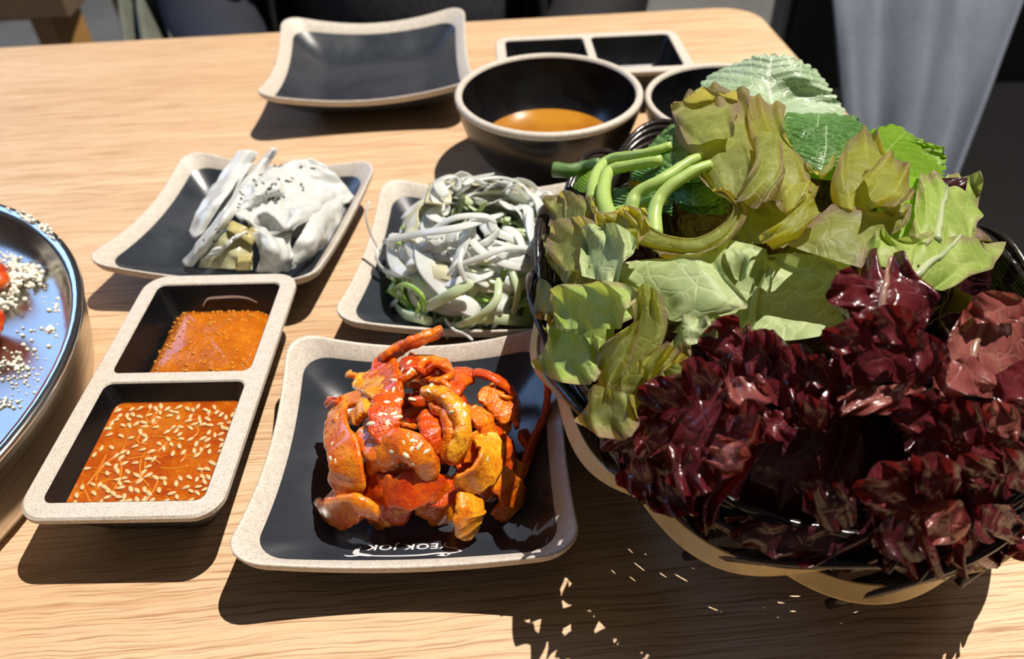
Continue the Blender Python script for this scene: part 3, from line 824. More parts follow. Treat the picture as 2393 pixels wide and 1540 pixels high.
for i in range(150):         # green and pale scallion shreds, front and sides, low
    a0 = R(rs.uniform(150, 400)); e0 = R(rs.uniform(3, 48))
    a1 = a0+R(rs.uniform(-60, 60)); e1 = R(rs.uniform(3, 50))
    g = i % 2 == 0
    P = dome_path(a0, e0, a1, e1, rs.uniform(.70, .98), .16, i)
    shred(P, rs.uniform(.0011, .0024), .00035, SCALG if g else SCALW, 'scallion_shred', 'green scallion shred in the front half of the salad mound' if g else 'pale green scallion shred in the front half of the salad mound', 'green scallion shreds' if g else 'pale scallion shreds', rs.uniform(-1, 1), rs.uniform(-1.5, 1.5))
for i in range(60):         # white onion strips over the top and back
    a0 = R(rs.uniform(-30, 210)); e0 = R(rs.uniform(15, 55)); a1 = a0+R(rs.uniform(60, 150)); e1 = R(rs.uniform(20, 70))
    P = dome_path(a0, e0, a1, e1, rs.uniform(.84, 1.04), .12, 200+i)
    c_ = i % 4 == 0
    shred(P, rs.uniform(.0018, .0046), .0004, ONIONC if c_ else ONION, 'onion_strip', 'cream onion strip on top of the salad mound' if c_ else 'white translucent onion strip on top of the salad mound', 'cream onion strips' if c_ else 'white onion strips', rs.uniform(-.6, .6), rs.uniform(-.8, .8))
for i in range(110):         # shreds packed inside and over the crown of the mound
    a0 = R(rs.uniform(0, 360)); e0 = R(rs.uniform(10, 70)); a1 = a0+R(rs.uniform(-110, 110)); e1 = R(rs.uniform(15, 80))
    top = i % 3; P = dome_path(a0, e0, a1, e1, rs.uniform(.88, 1.03) if top else rs.uniform(.55, .85), .14, 400+i)
    if top: shred(P, rs.uniform(.0013, .0036), .0004, ONION, 'onion_strip', 'white translucent onion strip on top of the salad mound', 'white onion strips', rs.uniform(-.8, .8), rs.uniform(-1, 1))
    else: shred(P, rs.uniform(.0012, .0026), .0004, SCALW, 'scallion_shred', 'pale scallion shred packed inside the salad mound', 'inner scallion shreds', rs.uniform(-.8, .8), rs.uniform(-1, 1))
def pxs(L): return [on_ell(a, b, c, ES) for a, b, c in L]
SP = [([(862, 470, .004), (856, 510, .006), (868, 550, .004), (890, 590, .002)], .0011, ONION, 'thin white onion thread hanging over the left rim of the salad plate'),
      ([(885, 575, .004), (880, 605, .007), (905, 635, .008), (945, 640, .007), (972, 610, .003)], .0016, ONION, 'white onion ring curved at the left of the salad'),
      ([(895, 565, .003), (985, 545, .010), (1080, 530, .011), (1175, 500, .004)], .0022, ONION, 'long white onion strip running across the middle of the salad'),
      ([(1000, 545, .006), (1060, 510, .012), (1130, 505, .011), (1160, 520, .006)], .0018, ONION, 'arched onion strip on the upper middle of the salad'),
      ([(1080, 580, .010), (1075, 620, .013), (1090, 660, .010)], .0012, ONION, 'thin onion thread dropping down the middle of the salad'),
      ([(1045, 645, .012), (1065, 615, .013), (1085, 590, .009)], .0008, ONION, 'short bright onion thread tip in the middle of the salad'),
      ([(900, 685, .003), (945, 665, .008), (985, 690, .008), (992, 730, .003)], .0012, SCALG, 'bright green scallion curl at the front left of the salad'),
      ([(995, 720, .004), (1050, 690, .010), (1105, 660, .010)], .0026, SCALW, 'wide pale scallion strip across the front of the salad'),
      ([(1165, 650, .004), (1160, 700, .010), (1120, 740, .010), (1060, 765, .004)], .0018, SCALW, 'pale scallion curve sweeping down to the front right'),
      ([(1250, 580, .000), (1180, 580, .008), (1130, 600, .008), (1060, 625, .004)], .0015, ONION, 'white strip at the right of the salad beside the basket'),
      ([(920, 710, .004), (945, 735, .008), (985, 745, .006), (1010, 755, .002)], .0024, SCALW, 'broad pale scallion piece at the front left corner'),
      ([(1040, 745, .006), (1060, 770, .008), (1085, 780, .008), (1105, 795, .012)], .0007, ONION, 'thin scallion thread reaching over the front rim toward the kimchi'),
      ([(1080, 745, .002), (1160, 745, .004), (1255, 755, .000)], .0024, SCALW, 'flat pale scallion strip along the front rim of the plate'),
      ([(875, 730, .002), (905, 720, .005), (930, 700, .004)], .0016, ONION, 'short white scallion end at the front left of the salad'),
      ([(1190, 620, .002), (1210, 680, .006), (1200, 735, .002)], .0016, SCALW, 'upright pale scallion strip close to the basket')]
for k, (L, w, mt, lab) in enumerate(SP):
    shred(pxs(L), w, .0006, mt, 'onion_strip' if mt is ONION else 'scallion_shred', lab, 'single shreds of the salad', 0.2, -.3, 22)

# ================================================================== basket
BX, BY, BRX, BRY = .1080, .2390, .1015, .1270
BASKET = empty('wicker_basket', (BX, BY, 0), 0, 'oval wicker basket with dark looped rim and pale braided band, heaped with leaves', 'basket')
def mat_cane(name, a, b, rough=.35, sc=(1, 1, 1)):
    t = NT(name); f = t.noise(t.coord('Object', sc), 260, 4, .6); g = t.noise(t.coord(), 40, 3)
    t.col(t.mix(.5, t.ramp(f, [(.3, a), (.7, b)]), t.ramp(g, [(.3, a), (.7, b)])))
    t.set(Roughness=rough); t.bump(f, .3, .0006); return t.m
DCANE = mat_cane('dark_lacquered_cane', (.008, .006, .006), (.030, .022, .020), .22)
PCANE = mat_cane('pale_bamboo_strip', (.55, .40, .17), (.74, .60, .32), .40)
def rim_z(a): return .0610+.0080*math.sin(a)
def bpt(a, k, z): return Vector((BRX*k*math.cos(a), BRY*k*math.sin(a), z))
NARCH = 14
for i in range(NARCH):
    a0 = 2*PI*i/NARCH+.10
    for s_ in range(4):
        P = []
        for j in range(25):
            t = j/24; a = a0+R(54)*t+R(1.2)*s_
            zt = rim_z(a)-.0022*s_
            z = .022+(zt-.022)*math.sin(PI*min(1, t*.96+.02))**.75
            k = .965+.060*math.sin(PI*t)-.085*t-.017*s_
            P.append(bpt(a, k, z+.0012*fbm(Vector((i*2.1, t*3, s_)), 2)))
        v, f = tube(P, lambda t: .00165, 7)
        if s_ == 0: loop_ = mobj('rim_loop', v, f, DCANE, BASKET)
        else: mobj('strand', v, f, DCANE, loop_)
# woven wall below the loops: pale stakes and dark weavers
for i in range(40):
    a = 2*PI*i/40
    P = [bpt(a, .60+.34*(j/8)**.8, .003+.044*(j/8)) for j in range(9)]
    v, f = tube(P, .0016, 6); mobj('stake', v, f, PCANE, BASKET)
for k in range(24):
    z = .005+.0024*k; q = .60+.34*min(1.0, (z-.003)/.044)**.8
    P = [bpt(2*PI*j/160, q+.005*(1 if (j//2+k) % 2 else -1)*.6, z) for j in range(161)]
    v, f = tube(P, .0015, 6); mobj('weaver', v, f, DCANE, BASKET)
base = [[tuple(bpt(2*PI*j/64, q, z)) for j in range(64)] for q, z in ((.62, .0045), (.62, .0002), (.05, .0002))]
v, f = loft(base, True, False, True); v2, f2 = loft([base[0], [tuple(bpt(2*PI*j/64, .05, .0045)) for j in range(64)]], True, False, True)
v, f = merge([(v, f), (v2, f2)]); mobj('base', v, f, PCANE, BASKET)
# pale twisted band around the outside
for s_ in range(2):
    rings = []; N = 420; per = 13
    for j in range(N):
        a = 2*PI*j/N; ph = per*a*.5*2/2+PI*s_
        c = bpt(a, .960+.030*math.cos(ph), .0420+.0066*math.sin(ph))
        T = bpt(a+.01, 1, 0)-bpt(a-.01, 1, 0); T.normalize()
        Rd = Vector((T.y, -T.x, 0)); U = Vector((0, 0, 1))
        w_ = Rd*math.cos(ph*1.0+.6)*.0+(U*.85+Rd*.5*math.sin(ph)); w_.normalize(); n_ = T.cross(w_).normalized()
        ring = []
        for q in range(10):
            b = 2*PI*q/10; cb, sb = math.cos(b), math.sin(b)
            ring.append(c+w_*(math.copysign(abs(cb)**.7, cb)*.0034)+n_*(math.copysign(abs(sb)**.7, sb)*.0011+.0009*math.cos(3*cb*2)))
        rings.append(ring)
    rings.append(rings[0]) if False else None
    n = 10; v = [p for r_ in rings for p in r_]; f = []
    for i in range(N):
        for j in range(n):
            a_, b_ = i*n+j, i*n+(j+1) % n; c_, d_ = ((i+1) % N)*n+(j+1) % n, ((i+1) % N)*n+j
            f.append((a_, b_, c_, d_))
    o = mobj('braid_strip', v, f, PCANE, BASKET); o['label'] = 'pale bamboo strip twisted around the outside'

# ================================================================== leaves
def mat_leaf(name, lo, mid, hi, edge, trans, tf, vein=.16, rough=.50, blist=.30, vscale=120, edge0=.74, edge1=1.0, coat=.0):
    t = NT(name); v = t.coord('Object'); uv = t.n('ShaderNodeTexCoord')
    sep = t.n('ShaderNodeSeparateXYZ'); t.l(uv.outputs['UV'], sep.inputs[0])
    f = t.noise(v, 42, 4, .6, .3); g = t.noise(v, 210, 4, .6)
    vw = t.n('ShaderNodeMix', data_type='VECTOR'); vw.inputs[0].default_value = .012
    nz = t.n('ShaderNodeTexNoise'); nz.inputs['Scale'].default_value = 60; t.l(v, nz.inputs['Vector'])
    t.l(v, vw.inputs[4]); t.l(nz.outputs['Color'], vw.inputs[5])
    vo = t.n('ShaderNodeTexVoronoi', feature='DISTANCE_TO_EDGE'); vo.inputs['Scale'].default_value = vscale; t.l(vw.outputs[1], vo.inputs['Vector'])
    vo2 = t.n('ShaderNodeTexVoronoi', feature='DISTANCE_TO_EDGE'); vo2.inputs['Scale'].default_value = vscale*.36; t.l(vw.outputs[1], vo2.inputs['Vector'])
    vn = t.math('MULTIPLY', t.ramp(vo.outputs[0], [(.0, 0.0), (.07, 1.0)]), t.ramp(vo2.outputs[0], [(.0, 0.0), (.04, 1.0)]))
    c = t.ramp(f, [(.30, lo), (.5, mid), (.70, hi)])
    au = t.math('ABSOLUTE', t.math('SUBTRACT', sep.outputs[0], .5))
    ed = t.math('MAXIMUM', sep.outputs[1], t.math('MULTIPLY', au, 2.0))
    ed = t.math('ADD', ed, t.math('MULTIPLY', t.math('SUBTRACT', f, .5), .55))
    em = t.ramp(ed, [(edge0, 0.0), (edge1, 1.0)])
    c = t.mix(em, c, edge)
    c = t.mix(t.math('MULTIPLY', t.math('SUBTRACT', 1.0, vn), vein), c, [min(1, x*1.5+.06) for x in hi])
    t.col(c); t.set(Roughness=rough, Coat_Weight=coat, Coat_Roughness=.15)
    nb = t.bump(t.math('ADD', t.math('MULTIPLY', vn, .35), t.math('MULTIPLY', g, .5)), blist, .0016)
    tc = t.mix(em, t.mix(.35, trans, c), [x*.55+y*.45 for x, y in zip(trans, edge)])
    t.translucent(tc, tf, nb)
    return t.m
LM = {
 'olive': mat_leaf('olive_lettuce', (.20, .23, .055), (.30, .34, .085), (.44, .48, .16), (.27, .175, .155), (.88, .82, .07), .52, edge0=.60, edge1=.98),
 'yellow': mat_leaf('yellow_lettuce', (.26, .29, .05), (.36, .38, .07), (.44, .47, .11), (.30, .195, .15), (.98, .88, .06), .58, edge0=.68, edge1=1.05),
 'pale': mat_leaf('skylit_pale_lettuce', (.34, .44, .17), (.44, .54, .25), (.54, .62, .34), (.36, .36, .18), (.55, .66, .14), .32, .22, edge0=.92, edge1=1.15),  # pale leaf green, with sky sheen on glossy tops put into the colour
 'bright': mat_leaf('bright_lettuce', (.28, .42, .07), (.40, .53, .12), (.52, .62, .20), (.36, .29, .16), (.62, .78, .08), .42, edge0=.82, edge1=1.12),
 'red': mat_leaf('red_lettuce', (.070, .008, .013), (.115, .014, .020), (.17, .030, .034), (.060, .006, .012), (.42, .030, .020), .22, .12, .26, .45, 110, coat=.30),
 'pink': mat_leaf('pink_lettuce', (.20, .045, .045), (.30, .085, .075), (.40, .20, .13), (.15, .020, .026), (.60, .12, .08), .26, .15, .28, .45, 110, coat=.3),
 'dark': mat_leaf('shaded_red_lettuce', (.030, .005, .008), (.050, .008, .012), (.075, .012, .017), (.035, .005, .009), (.30, .015, .012), .16, .1, .30, .45, 110, coat=.3),  # darkened red lettuce: deep shade at the basket front put into the colour
}
EL = ((.1080, .2450, .0230), (.1030, .1270, .0900))
def px3(rows, ell=None):
    Rr = []
    for r_ in rows:
        q = []
        for a, b, c in r_:
            p = on_ell(a, b, c, ell or EL); p.z = max(p.z, .008); q.append(p)
        Rr.append(q)
    return Rr
def leafgrid(rows, nu, nv, amp, freq, frill, seed, jag, blist=.0007):
    S = Vector((seed*7.3, seed*3.1, seed*1.7))
    Rr = px3(rows)
    cen = Vector((0, 0, 0)); k = 0
    for r_ in Rr:
        for p in r_: cen += p; k += 1
    cen /= k
    m_ = sum((c for r_ in rows for _, _, c in r_))/k
    Rr = px3([[(a, b, m_+(c-m_)*.30) for a, b, c in r_] for r_ in rows])
    def ew(u, v): return max(sst(.40, 1, v), sst(.20, .5, abs(u-.5))*.9, .35*sst(.7, 1, 1-v))
    ph0 = seed*1.7
    def phs(u, v, p): return 2*PI*frill*(u+.55*v)+ph0+1.1*fbm(p*18+S, 1)
    def warp(u, v, p):
        e = max(sst(.80, 1, v), sst(.40, .5, abs(u-.5)))
        d = p-cen; L = d.length
        return p + d/L*(e*jag*.8*fbm(p*48+S, 1)) if L > 1e-6 else p
    def disp(u, v, p):
        w = ew(u, v)
        q = phs(u, v, p)
        return amp*w*(math.sin(q)+.25*math.sin(2.3*q+1))+blist*fbm(p*110+S, 3)+.0007*abs(fbm(p*75+S, 2))+.8*amp*fbm(p*15+S, 1)+.5*amp*abs(fbm(p*26+S, 1))
    return sheet_grid(Rr, nu, nv, disp, warp, (CAM-cen).normalized())
def leaf(rows, mat, lab, name='lettuce_leaf', cat='lettuce', grp='lettuce leaves in the basket', amp=.0035, freq=60, frill=3.0, seed=1, nu=60, nv=60, jag=.0030, th=.0004, lobes=(), rib=None, blist=.0003, lift=0.0):
    lf = lambda rws: [[(a, b, c+lift) for a, b, c in r_] for r_ in rws]
    v, f, uv = leafgrid(lf(rows), nu, nv, amp, freq, frill, seed, jag, blist)
    root = empty(name, (0, 0, 0), 0, lab, cat, grp)
    b = mobj('blade', v, f, LM[mat] if isinstance(mat, str) else mat, root, True, uv)
    objs = [b]
    if rib:
        u0, u1, rad, rm = rib
        P = []
        for j in range(0, nv+1, 2):
            t = j/nv; i = int(round((u0+(u1-u0)*t)*nu)); P.append(v[j*(nu+1)+i])
        P = [crom(P, i/30) for i in range(31)]
        v2, f2 = tube(P, lambda t: rad*(1-.75*t)+.0002, 8)
        o = mobj('midrib', v2, f2, rm, b); o['label'] = 'pale raised midrib'; objs.append(o)
    for i, lb in enumerate(lobes):
        rws, m2 = lb[0], lb[1]
        v, f, uv = leafgrid(lf(rws), 36, 36, min(.0032, amp*.6) if m2 in ('red', 'dark', 'pink') else .0034, freq, min(2.2, frill*.7) if m2 in ('red', 'dark', 'pink') else 1.9, seed+11+i, jag*.8, blist)
        l_ = mobj('lobe', v, f, LM[m2], root, True, uv); objs.append(l_)
    allv = [v_.co for o in objs for v_ in o.data.vertices]
    lo = min(p.z for p in allv); c = sum(allv, Vector())/len(allv); off = Vector((c.x, c.y, lo))
    for o in objs: o.data.transform(Matrix.Translation(-off))
    root.location = off
    return root
def F(px, py, w, h, ang, off, mat, curl=.007):
    """a frilled lobe about (px, py): w, h in photo pixels, ang turns it, its free edge curls forward"""
    ca, sa = math.cos(R(ang)), math.sin(R(ang)); rows = []
    for v in (0, .4, .75, 1):
        r_ = []
        for u in (-.5, -.28, 0, .28, .5):
            x = u*w*(.74+.42*v-.22*max(0, v-.75)*4*.5); y = -(v-.35)*h+(.20*h*(2*u)**2*v*v)-(.05*h if v > .9 else 0)
            r_.append((px+x*ca-y*sa, py+x*sa+y*ca, off+curl*v*v*2.5-(.006 if mat in ('red', 'dark', 'pink') else -.002)*(2*u)**2))
        rows.append(r_)
    return rows, mat
RIBG = mat_pale('pale_green_rib', (.55, .62, .36), (.6, .7, .3), .25)
RIBR = mat_pale('pale_red_rib', (.42, .24, .18), (.6, .4, .25), .25)

# leaves lying underneath, filling the basket
rs = random.Random(5)
def under(a, el, size, mat, lab, seed):
    c = Vector((BX+.066*math.cos(a)*math.cos(el), BY+.085*math.sin(a)*math.cos(el), .016+.052*math.sin(el)))
    T = Vector((-math.sin(a), math.cos(a), 0)); U = Vector((-math.cos(a)*math.sin(el), -math.sin(a)*math.sin(el), math.cos(el)+.25)).normalized()
    S = Vector((seed*5.1, 0, 0)); rows = []
    for j in range(4):
        v = j/3-.5
        rows.append([c+T*(u*size)+U*(v*size)-T.cross(U)*(-.02*(u*u+v*v)) for u in (-.5, -.2, .2, .5)])
    v, f, uv = sheet_grid(rows, 34, 34, lambda u, w_, p: .006*fbm(p*40+S, 3)+.0008*fbm(p*200+S, 3))
    for p in v:
        p.z = max(p.z, .007)
        dx, dy = (p.x-BX)/BRX, (p.y-BY)/BRY; q = math.hypot(dx, dy); lim = .58+.28*min(1, max(0, (p.z-.006)/.03))
        if q > lim: p.x = BX+dx/q*lim*BRX; p.y = BY+dy/q*lim*BRY
    o = mobj('lettuce_leaf', v, f, LM[mat], None, True, uv); recentre(o); thicken(o, .0006)
    tag(o, lab, 'lettuce', 'leaves buried in the basket')
for i in range(7):
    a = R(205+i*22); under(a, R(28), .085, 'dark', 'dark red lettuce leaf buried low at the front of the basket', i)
for i in range(6):
    a = R(-5+i*38); under(a, R(30), .080, 'olive', 'green lettuce leaf buried under the others at the back of the basket', 20+i)
under(R(250), R(75), .11, 'dark', 'dark red lettuce leaf lying flat in the middle of the basket', 40)
under(R(90), R(80), .11, 'olive', 'green lettuce leaf lying flat in the middle of the basket', 41)

# ---- perilla
def mat_perilla(name, dark, lite, veinc, trans, tf):
    t = NT(name); v = t.coord('Object'); uv = t.n('ShaderNodeTexCoord')
    sep = t.n('ShaderNodeSeparateXYZ'); t.l(uv.outputs['UV'], sep.inputs[0])
    au = t.math('ABSOLUTE', t.math('SUBTRACT', sep.outputs[0], .5))
    ph = t.math('MULTIPLY', t.math('SUBTRACT', sep.outputs[1], t.math('MULTIPLY', au, .55)), 8.0)
    fr = t.math('ABSOLUTE', t.math('SUBTRACT', t.math('FRACT', ph), .5))
    lat = t.ramp(fr, [(.0, 1.0), (.045, 0.0)]); mid = t.ramp(au, [(.0, 1.0), (.016, 0.0)])
    vn = t.math('MAXIMUM', lat, mid)
    vo = t.n('ShaderNodeTexVoronoi', feature='DISTANCE_TO_EDGE'); vo.inputs['Scale'].default_value = 210; t.l(v, vo.inputs['Vector'])
    net = t.ramp(vo.outputs[0], [(.0, 0.0), (.14, 1.0)])
    f = t.noise(v, 70, 4)
    c = t.ramp(f, [(.3, dark), (.7, lite)])
    c = t.mix(t.math('MULTIPLY', t.math('SUBTRACT', 1.0, net), .25), c, veinc)
    c = t.mix(t.math('MULTIPLY', vn, .85), c, veinc); t.col(c)
    t.set(Roughness=.42, Coat_Weight=.15, Coat_Roughness=.2)
    nb = t.bump(t.math('ADD', t.math('MULTIPLY', net, .5), t.math('MULTIPLY', t.ramp(fr, [(0, 0.0), (.5, 1.0)]), 1.0)), .45, .0012)
    t.translucent(trans, tf, nb); return t.m
PERU = mat_perilla('perilla_underside', (.28, .41, .22), (.43, .56, .36), (.74, .82, .66), (.25, .50, .06), .20)
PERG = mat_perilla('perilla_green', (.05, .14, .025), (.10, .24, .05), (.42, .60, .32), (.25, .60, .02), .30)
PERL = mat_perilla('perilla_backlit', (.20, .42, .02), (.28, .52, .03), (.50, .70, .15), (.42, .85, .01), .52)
STEM = mat_pale('perilla_stem', (.48, .64, .18), (.60, .82, .16), .25, .45)
STEMD = mat_pale('dark_perilla_stem', (.14, .26, .08), (.3, .5, .1), .2, .5)
def perilla(rows, mat, lab, seed, stem=None, teeth=16, amp=.0014, smat=STEM, srad=.0029):
    S = Vector((seed*4.7, 0, seed))
    Rr = px3(rows); cen = sum((p for r_ in Rr for p in r_), Vector())/sum(len(r_) for r_ in Rr)
    def warp(u, v, p):
        e = max(sst(.90, 1, v), sst(.45, .5, abs(u-.5))); d = p-cen
        s_ = abs(math.sin(PI*teeth*(u if v > .9 else v)))
        return p+d.normalized()*(.0024*e*(s_-.55))
    def disp(u, v, p):
        return amp*fbm(p*45+S, 2)+.0003*math.sin(2*PI*8*(v-.55*abs(u-.5)))*(.4+abs(u-.5))
    v, f, uv = sheet_grid(Rr, 64, 48, disp, warp)
    root = empty('perilla_leaf', (0, 0, 0), 0, lab, 'perilla leaf', 'perilla leaves at the back of the basket')
    b = mobj('blade', v, f, mat, root, True, uv); objs = [b]
    if stem:
        P = [on_ell(a, b_, c, EL) for a, b_, c in stem]
        v, f = tube([crom(P, i/30) for i in range(31)], lambda t: srad*(.62+.38*t), 10)
        v = [p+(p-Vector(p)).normalized()*0 + Vector((0, 0, .0004*fbm(p*300, 2))) for p in v]
        o = mobj('stem', v, f, smat, root); objs.append(o)
    allv = [v_.co for o in objs for v_ in o.data.vertices]
    lo = min(p.z for p in allv); c = sum(allv, Vector())/len(allv); off = Vector((c.x, c.y, lo))
    for o in objs: o.data.transform(Matrix.Translation(-off))
    root.location = off
    return root
perilla([[(1610, 345, -.012), (1740, 340, -.010), (1880, 320, -.012), (1985, 312, -.018)], [(1597, 270, -.016), (1735, 250, -.008), (1870, 245, -.010), (1978, 268, -.018)], [(1640, 195, -.024), (1740, 172, -.014), (1850, 172, -.014), (1942, 212, -.022)], [(1690, 163, -.030), (1765, 130, -.022), (1850, 132, -.022), (1912, 172, -.028)]],
        PERU, 'large perilla leaf standing highest at the back, showing its pale underside', 1, teeth=11)
perilla([[(1820, 335, -.004), (1900, 345, -.002), (2030, 345, -.006)], [(1826, 300, -.006), (1910, 295, .000), (2035, 310, -.006)], [(1832, 268, -.012), (1915, 258, -.008), (2005, 272, -.014)]],
        PERG, 'dark green perilla leaf just under the tall pale one', 2, teeth=9)
perilla([[(1850, 385, .000), (1920, 395, .004), (1990, 380, .000)], [(1835, 345, .002), (1930, 345, .008), (2040, 345, .000)], [(1860, 312, -.004), (1930, 300, .002), (2030, 292, -.006)]],
        PERG, 'folded perilla leaf with glossy ribs above the olive lettuce', 3, teeth=9)
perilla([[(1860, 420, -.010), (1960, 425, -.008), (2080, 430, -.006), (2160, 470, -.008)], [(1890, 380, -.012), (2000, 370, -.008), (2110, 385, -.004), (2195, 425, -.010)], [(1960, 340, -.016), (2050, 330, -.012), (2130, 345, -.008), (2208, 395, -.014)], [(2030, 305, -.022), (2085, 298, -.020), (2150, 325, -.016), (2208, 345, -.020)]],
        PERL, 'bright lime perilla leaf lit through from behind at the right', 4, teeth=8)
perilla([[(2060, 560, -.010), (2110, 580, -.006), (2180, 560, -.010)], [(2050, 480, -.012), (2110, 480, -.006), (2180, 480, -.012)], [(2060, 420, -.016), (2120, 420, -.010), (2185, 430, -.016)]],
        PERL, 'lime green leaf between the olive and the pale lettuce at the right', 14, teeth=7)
perilla([[(1520, 420, -.002), (1580, 430, .002), (1650, 430, -.002)], [(1500, 375, -.002), (1570, 385, .004), (1640, 375, .002)], [(1520, 340, -.010), (1570, 320, -.004), (1625, 300, -.006)], [(1560, 300, -.018), (1590, 275, -.014), (1615, 250, -.016)]],
        PERG, 'dark perilla leaf with crinkled pale edge at the left of the bunch', 5, [(1570, 340, .004), (1505, 359, .006), (1427, 372, .010), (1401, 395, .012), (1388, 429, .012), (1385, 471, .010)], teeth=10)
perilla([[(1480, 420, -.006), (1560, 440, -.004), (1640, 450, -.006)], [(1490, 400, -.002), (1570, 405, .002), (1650, 405, .0)], [(1520, 380, -.004), (1580, 375, .0), (1650, 375, -.004)]],
        PERG, 'perilla leaf with thick hooked stem in front of the bunch', 6, [(1545, 375, .008), (1466, 388, .012), (1424, 401, .016), (1411, 440, .016), (1414, 479, .014), (1430, 514, .012)], teeth=9, srad=.0033)
perilla([[(1560, 470, -.008), (1620, 480, -.006), (1680, 480, -.010)], [(1560, 430, -.006), (1620, 430, -.002), (1690, 430, -.006)], [(1590, 395, -.004), (1640, 395, .0), (1700, 400, -.004)]],
        PERG, 'shaded perilla leaf behind the olive lettuce with a long forked stem', 7, [(1640, 365, .010), (1608, 380, .012), (1544, 421, .014), (1492, 450, .014), (1477, 478, .012), (1473, 512, .008)], teeth=9)
perilla([[(1590, 490, -.014), (1640, 500, -.012), (1700, 500, -.014)], [(1590, 450, -.010), (1640, 450, -.008), (1700, 450, -.010)], [(1610, 410, -.006), (1650, 410, -.004), (1700, 415, -.008)]],
        PERG, 'lowest perilla leaf, its pale stem dropping straight behind the lettuce', 8, [(1660, 385, .010), (1629, 395, .012), (1570, 432, .012), (1540, 466, .010), (1529, 500, .008), (1531, 552, .006)], teeth=9)
perilla([[(1430, 500, -.010), (1500, 505, -.010), (1570, 500, -.010)], [(1420, 470, -.006), (1500, 470, -.006), (1570, 470, -.008)], [(1430, 440, -.004), (1500, 435, -.004), (1560, 440, -.006)]],
        PERG, 'dark perilla leaf in the shade under the stems', 9, [(1560, 470, .0), (1500, 478, .004), (1450, 490, .004), (1420, 498, .002)], teeth=7, srad=.0020)
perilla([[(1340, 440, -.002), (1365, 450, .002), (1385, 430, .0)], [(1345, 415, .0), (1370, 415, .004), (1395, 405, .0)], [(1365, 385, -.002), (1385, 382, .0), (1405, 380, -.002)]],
        PERL, 'small folded perilla leaf tip at the left by the rim loops', 10, [(1400, 380, .004), (1370, 388, .006), (1330, 398, .004), (1294, 396, .0)], teeth=5, smat=STEMD, srad=.0036)

# ---- green lettuce
leaf([[(1655, 440, .000), (1700, 470, .008), (1745, 480, .008)], [(1605, 370, .006), (1660, 372, .014), (1735, 385, .012), (1765, 405, .006)], [(1583, 305, .004), (1650, 305, .014), (1715, 315, .012), (1770, 335, .006)], [(1585, 264, .000), (1640, 264, .012), (1715, 272, .008), (1752, 262, .000)], [(1612, 220, -.006), (1655, 206, .000), (1700, 204, -.002), (1752, 214, -.008)]],
     'olive', 'tall olive lettuce leaf with curled brown edge in front of the perilla', seed=1, amp=.0046, frill=2.0,
     lobes=[F(1655, 290, 150, 110, -12, .018, 'olive'), ([[(1790, 450, .004), (1850, 475, .008), (1895, 450, .004)], [(1775, 365, .008), (1830, 372, .014), (1880, 372, .008)], [(1750, 300, .006), (1792, 302, .014), (1832, 315, .010)], [(1745, 215, -.002), (1785, 230, .004), (1836, 248, .000)]], 'yellow'),
            ([[(1760, 325, .014), (1795, 310, .016), (1828, 335, .014)], [(1765, 390, .020), (1800, 388, .024), (1832, 398, .018)], [(1725, 452, .018), (1775, 448, .024), (1825, 430, .018)], [(1715, 472, .010), (1768, 482, .016), (1812, 462, .010)]], 'olive'),
            ([[(1812, 440, .006), (1880, 425, .010), (1915, 432, .004)], [(1822, 470, .012), (1868, 480, .014), (1902, 458, .010)], [(1838, 500, .010), (1850, 508, .012), (1875, 492, .010)]], 'yellow')])
leaf([[(1945, 478, .004), (2000, 502, .010), (2058, 490, .006)], [(1938, 430, .006), (1990, 430, .016), (2040, 440, .016), (2102, 437, .008)], [(1955, 390, .006), (2000, 385, .014), (2045, 390, .014), (2098, 402, .008)], [(1975, 345, .004), (2010, 340, .010), (2045, 345, .010), (2064, 370, .006)], [(1995, 318, .000), (2018, 304, .002), (2042, 310, .002), (2058, 335, .000)]],
     'yellow', 'lobed yellow-olive lettuce leaf standing above the middle of the basket', seed=2, amp=.0042, frill=2.0,
     lobes=[F(2060, 430, 110, 100, 70, .018, 'yellow'), ([[(1878, 375, .002), (1915, 400, .006), (1962, 345, .004)], [(1882, 392, .006), (1918, 412, .010), (1955, 380, .008)], [(1895, 402, .006), (1920, 418, .008), (1945, 400, .006)]], 'olive'),
            ([[(2060, 465, .010), (2090, 470, .014), (2130, 475, .010)], [(2062, 480, .012), (2090, 490, .016), (2122, 495, .010)], [(2075, 498, .010), (2090, 505, .012), (2110, 510, .008)]], 'olive')])
leaf([[(2120, 562, .000), (2190, 568, .006), (2275, 558, .004)], [(2128, 512, .004), (2200, 502, .014), (2292, 512, .008)], [(2145, 452, .004), (2210, 452, .012), (2286, 472, .006)], [(2150, 402, -.004), (2215, 410, .000), (2292, 407, -.004)]],
     'bright', 'pale ragged lettuce leaf rising at the right rim of the basket', seed=3, amp=.0034, frill=3, jag=.0045, rib=(.45, .5, .0012, RIBG))
leaf([[(2085, 642, .006), (2130, 664, .012), (2197, 676, .008)], [(2092, 602, .008), (2170, 622, .018), (2272, 644, .010)], [(2118, 572, .006), (2210, 592, .018), (2336, 614, .008)], [(2165, 550, .002), (2240, 555, .010), (2347, 567, .002)]],
     'bright', 'bright green lettuce leaf pointing right over the basket rim', seed=4, amp=.0026, frill=2, jag=.0050, rib=(.45, .5, .0013, RIBG))
